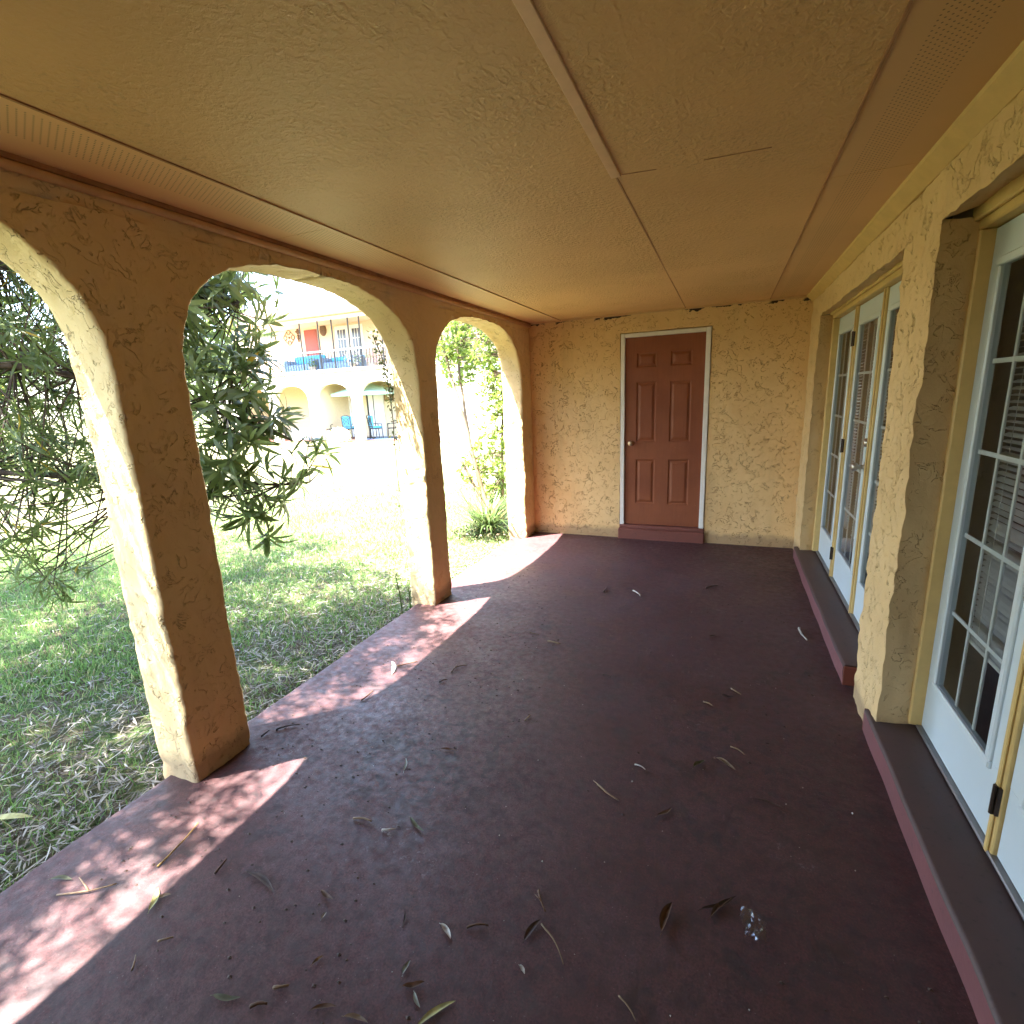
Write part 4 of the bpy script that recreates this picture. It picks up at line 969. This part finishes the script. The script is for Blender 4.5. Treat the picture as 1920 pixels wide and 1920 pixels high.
def twig(x1, y1, x2, y2, r, col, label, fork=None, bow=.06):
    L = math.hypot(x2-x1, y2-y1); ux, uy = (x2-x1)/L, (y2-y1)/L; s_ = random.choice((-1, 1)); pts = []
    for i in range(8):
        t_ = i/7; o_ = s_*bow*L*math.sin(math.pi*t_) + random.uniform(-.01, .01)*L; pts.append((x1+ux*L*t_-uy*o_, y1+uy*L*t_+ux*o_, r+.002+.004*math.sin(3*t_)))
    b = MB(); b.tube(pts, [r*(1-.45*i/7)*random.uniform(.85, 1.1) for i in range(8)], 7)
    if fork: b.tube([pts[4], ((pts[4][0]+fork[0])/2, (pts[4][1]+fork[1])/2, r+.006), (fork[0], fork[1], .004)], [r*.8, r*.6, r*.35], 6)
    return fin(build("twig", b, DM[col], smooth=True), label, "twig", "dry leaves and twigs on the porch floor")
LV = [
 (-1.830,2.317,-1.925,2.449,.042,'grey',"pale oval leaf near the lawn edge between the two pillars",.2),
 (-1.194,1.815,-1.107,1.825,.016,'brown',"reddish brown curved leaf alone right of the nearer pillar",.8),
 (-1.276,1.627,-1.315,1.702,.014,'grey',"thin greyish curled leaf among the dark smudges right of the nearer pillar",.8),
 (-1.099,1.415,-1.010,1.373,.020,'olive',"dull grey green leaf to the right of two pale twigs",.7),
 (-1.214,1.041,-1.151,1.028,.020,'brown',"brown leaf with a pale tip left of the thin upright dark leaf",.8),
 (-.880,1.039,-.900,1.083,.010,'dark',"thin upright dark leaf left of the pale torn leaf",.5),
 (-.769,1.086,-.714,1.054,.020,'pale',"pale torn curled leaf beside the short straight twig",.9),
 (-1.069,.843,-1.054,.876,.014,'tan',"small tan leaf left of the curled leaves near the front",.8),
 (-.798,.918,-.797,.958,.018,'grey',"grey green curled leaf just above a brown curled leaf near the front",.9),
 (-.781,.893,-.726,.924,.020,'brown',"dark brown curled leaf below the grey green one near the front",.9),
 (-.742,.893,-.705,.866,.014,'grey',"slim grey leaf hanging below the brown curled leaf near the front",.5),
 (-.690,.825,-.620,.915,.022,'yellow',"yellow green pointed leaf at the bottom front of the floor",.4),
 (-.500,1.133,-.472,1.210,.024,'dark',"dark pointed leaf joined to the top of a long thin stalk",.6),
 (-.489,1.063,-.465,1.045,.014,'pale',"tiny pale curled leaf left of the long thin stalk",.9),
 (-.181,1.759,-.130,1.817,.020,'brown',"plain brown leaf in the middle of the floor below the grey chip",.6),
 (-.064,2.079,-.018,2.139,.024,'olive',"crumpled green leaf beside the cream curled one",1.1),
 (.026,2.176,.105,2.119,.026,'tan',"cream and brown curled leaf right of the crumpled green leaf",1.0),
 (.171,1.982,.281,1.961,.016,'dark',"long dark leaf nearest the pink edged step",.4),
 (-.002,1.426,.102,1.507,.020,'dark',"long dark leaf, upper of the pair beside the clear plastic scrap",.7),
 (.026,1.407,.089,1.494,.020,'brown',"brown leaf, lower of the pair beside the clear plastic scrap",.9),
 (-.112,1.303,-.090,1.405,.034,'brown',"broad crumpled brown leaf left of the pair of long leaves",1.1),
 (-1.518,1.002,-1.363,.975,.026,'dark',"long dull brown leaf right of the sunlit dapples at lower left",.5),
 (-1.714,.778,-1.767,.844,.026,'yellow',"pale yellow leaf at the edge of the lower left sun dapples",.5),
 (-1.735,.815,-1.700,.845,.020,'tan',"small tan leaf crossing the pale yellow leaf at lower left",.5),
 (-1.279,.680,-1.198,.704,.022,'olive',"dark olive leaf low in the frame left of the tan scrap",.5),
 (-.987,.753,-.923,.784,.016,'brown',"brown leaf at the bottom edge left of the tan stalked leaf",.7),
 (-.890,.774,-.817,.784,.016,'tan',"tan stalked leaf at the bottom edge of the floor",.8),
 (-1.143,.962,-1.142,.987,.012,'pale',"tiny pale leaf below the brown leaf with the pale tip",.8),
 (-2.183,.728,-2.102,.754,.024,'olive',"green leaf in the sun dapples at the far lower left of the slab",.4),
 (-.043,3.403,.013,3.445,.020,'dark',"small dark forked leaf in mid floor facing the far step",.8),
 (.042,2.710,.106,2.705,.024,'dark',"dark crumpled leaf in front of the stucco pier",1.0)]
for a in LV: floor_leaf(*a[:7], curl=a[7])
TW = [
 (-1.855,2.409,-1.761,2.496,.0045,'brown',"brown twig beside the pale oval leaf",None),
 (-1.489,2.450,-1.501,2.540,.0045,'brown',"forked brown twig right of the pale oval leaf",(-1.44,2.562)),
 (-1.500,2.327,-1.472,2.367,.005,'dark',"short dark twig just below the forked twig",None),
 (-1.826,2.021,-1.823,2.123,.005,'brown',"straight brown twig by the sunlit flecks right of the nearer pillar",None),
 (-1.315,1.330,-1.235,1.343,.0050,'tan',"thick pale green twig left of the white stick",None),
 (-1.169,1.323,-1.122,1.346,.005,'pale',"short white stick right of the thick pale green twig",None),
 (-.685,1.105,-.624,1.135,.004,'brown',"short straight brown twig right of the pale torn leaf",None),
 (-.468,1.199,-.368,1.112,.0028,'tan',"long thin tan stalk lying below the dark pointed leaf",None),
 (-.513,1.302,-.468,1.241,.004,'brown',"knobbly brown twig above the long thin stalk",(-.52,1.285)),
 (-.438,1.841,-.336,1.784,.0045,'tan',"forked tan twig in the middle of the floor",(-.46,1.86)),
 (-.309,2.017,-.260,1.999,.004,'pale',"small bent pale twig left of the crumpled green leaf",None),
 (-.202,1.088,-.148,1.045,.0028,'tan',"thin bowed stalk at the bottom right of the floor",None),
 (.088,2.282,.146,2.245,.004,'tan',"tan twig above the cream curled leaf",None),
 (.525,3.717,.552,3.537,.008,'pale',"white tipped curled husk close to the far step",None),
 (-.093,4.322,-.003,4.399,.008,'dark',"dark twig furthest back below the red door",None),
 (-.660,4.092,-.582,3.981,.007,'pale',"pale stick on the far floor left of the dark twig",None),
 (-.890,3.986,-.888,4.101,.007,'dark',"dark twig left of the pale stick on the far floor",None),
 (-1.057,3.021,-.961,3.004,.006,'tan',"tan twig on the mid floor right of the second pillar",None),
 (-1.220,3.104,-1.138,3.087,.004,'brown',"thin brown twig left of the tan twig on the mid floor",None),
 (.093,2.793,.141,2.749,.005,'tan',"broken tan twig right above the dark crumpled leaf",None),
 (-.044,2.613,.004,2.589,.005,'tan',"hooked tan twig left of the dark crumpled leaf",None),
 (-.611,2.717,-.557,2.703,.004,'dark',"small dark twig in the open middle floor",None),
 (-.890,2.151,-.880,2.202,.004,'tan',"small tan twig standing alone left of the floor centre",None),
 (-1.859,.900,-1.903,1.094,.0042,'gold',"long golden stalk lying across the sun dapples",None),
 (-1.627,.954,-1.639,1.012,.005,'brown',"brown twig right of the golden stalk",None),
 (-2.084,.700,-1.927,.801,.0038,'tan',"long grey tan twig in the lower left sun dapples",(-2.09,.77)),
 (-1.129,.756,-1.091,.776,.005,'tan',"short tan scrap of twig near the bottom of the floor",None),
 (-1.151,.696,-1.112,.719,.006,'brown',"thick brown twig below the tan scrap near the bottom",None),
 (-2.082,1.658,-1.994,1.731,.005,'dark',"dark twig right behind the base of the nearer pillar",None),
 (-2.111,1.590,-2.111,1.644,.005,'dark',"dark twig touching the base of the nearer pillar",None),
 (-1.572,.637,-1.607,.670,.003,'tan',"thin tan stem at the lower left, low in the frame",None),
 (-1.583,.723,-1.548,.749,.004,'tan',"short tan twig below the pale yellow leaf",None)]
for a in TW: twig(*a[:7], fork=a[7])
# clear crumpled plastic scrap
t = NT("clear_film"); t.t.nodes.remove(t.b); g = t.n("ShaderNodeBsdfGlossy"); g.inputs["Roughness"].default_value = .22; g.inputs[0].default_value = (.85, .9, 1, 1)
tp = t.n("ShaderNodeBsdfTransparent"); tp.inputs[0].default_value = (.86, .88, .9, 1); mx = t.n("ShaderNodeMixShader"); mx.inputs[0].default_value = .10
t.l(tp.outputs[0], mx.inputs[1]); t.l(g.outputs[0], mx.inputs[2]); t.l(mx.outputs[0], t.out.inputs[0])
b = MB(); nn = 9; V = []; Fc = []
for i in range(nn):
    for j in range(nn):
        x = .115+.075*i/(nn-1); y = 1.375+.10*j/(nn-1); q = nv((x*45, y*45, 1), 1); V.append((x+q.x*.012, y+q.y*.012, .004+abs(q.z)*.022))
for i in range(nn-1):
    for j in range(nn-1):
        if not ((i in (0, nn-2) and j < 3) or (i > 5 and j > 5)): Fc.append((i*nn+j, (i+1)*nn+j, (i+1)*nn+j+1, i*nn+j+1))
b.add(V, Fc); fin(build("plastic_scrap", b, t.m), "crumpled scrap of clear plastic on the maroon floor", "plastic scrap")
# crumbs
b = MB()
for _ in range(150):
    x = random.uniform(-2.1, .6); y = random.uniform(.7, 5.2); r = random.uniform(.0012, .0035)*(1 if random.random() < .85 else 1.6)
    a0 = random.random()*6; b.add([(x+r*math.cos(a0+k*2.09), y+r*math.sin(a0+k*2.09), .0005) for k in range(3)] + [(x, y, r*1.3)], [(0,1,3), (1,2,3), (2,0,3)])
fin(build("floor_crumbs", b, DM['pale'], origin=(-.7, 2.5, 0)), "scattered pale crumbs and grit over the maroon porch floor", "grit", kind="stuff")
b = MB()
for _ in range(1500):
    x = random.uniform(-2.1, .6); y = random.uniform(.7, 5.4); 
    if mnoise.noise(Vector((x*1.1, y*1.1, 4))) + (.35 if x < -.9 else -.1) < random.uniform(-.4, .6): continue
    r = random.uniform(.0015, .0065); a0 = random.random()*6; b.add([(x+r*1.6*math.cos(a0+k*1.57), y+r*math.sin(a0+k*1.57), .0006) for k in range(4)] + [(x, y, r*.9)], [(0,1,4), (1,2,4), (2,3,4), (3,0,4)])
fin(build("floor_debris", b, DM['dark'], origin=(-.7, 2.5, 0)), "scattered dark leaf crumbs over the maroon porch floor", "debris", kind="stuff")
# big pale leaf on the lawn
b = MB(); V, Fq = leaves_np(np.array([[-2.83, .80, -.02]]), np.array([[1., .5, .1]]), np.array([[0., 0., 1.]]), np.array([.2]), np.array([.035]), np.array([.3]), 4); b.np_add(V, Fq)
fin(build("fallen_leaf", b, DM['yellow']), "large yellow green leaf lying on the lawn litter at far left", "fallen leaf")
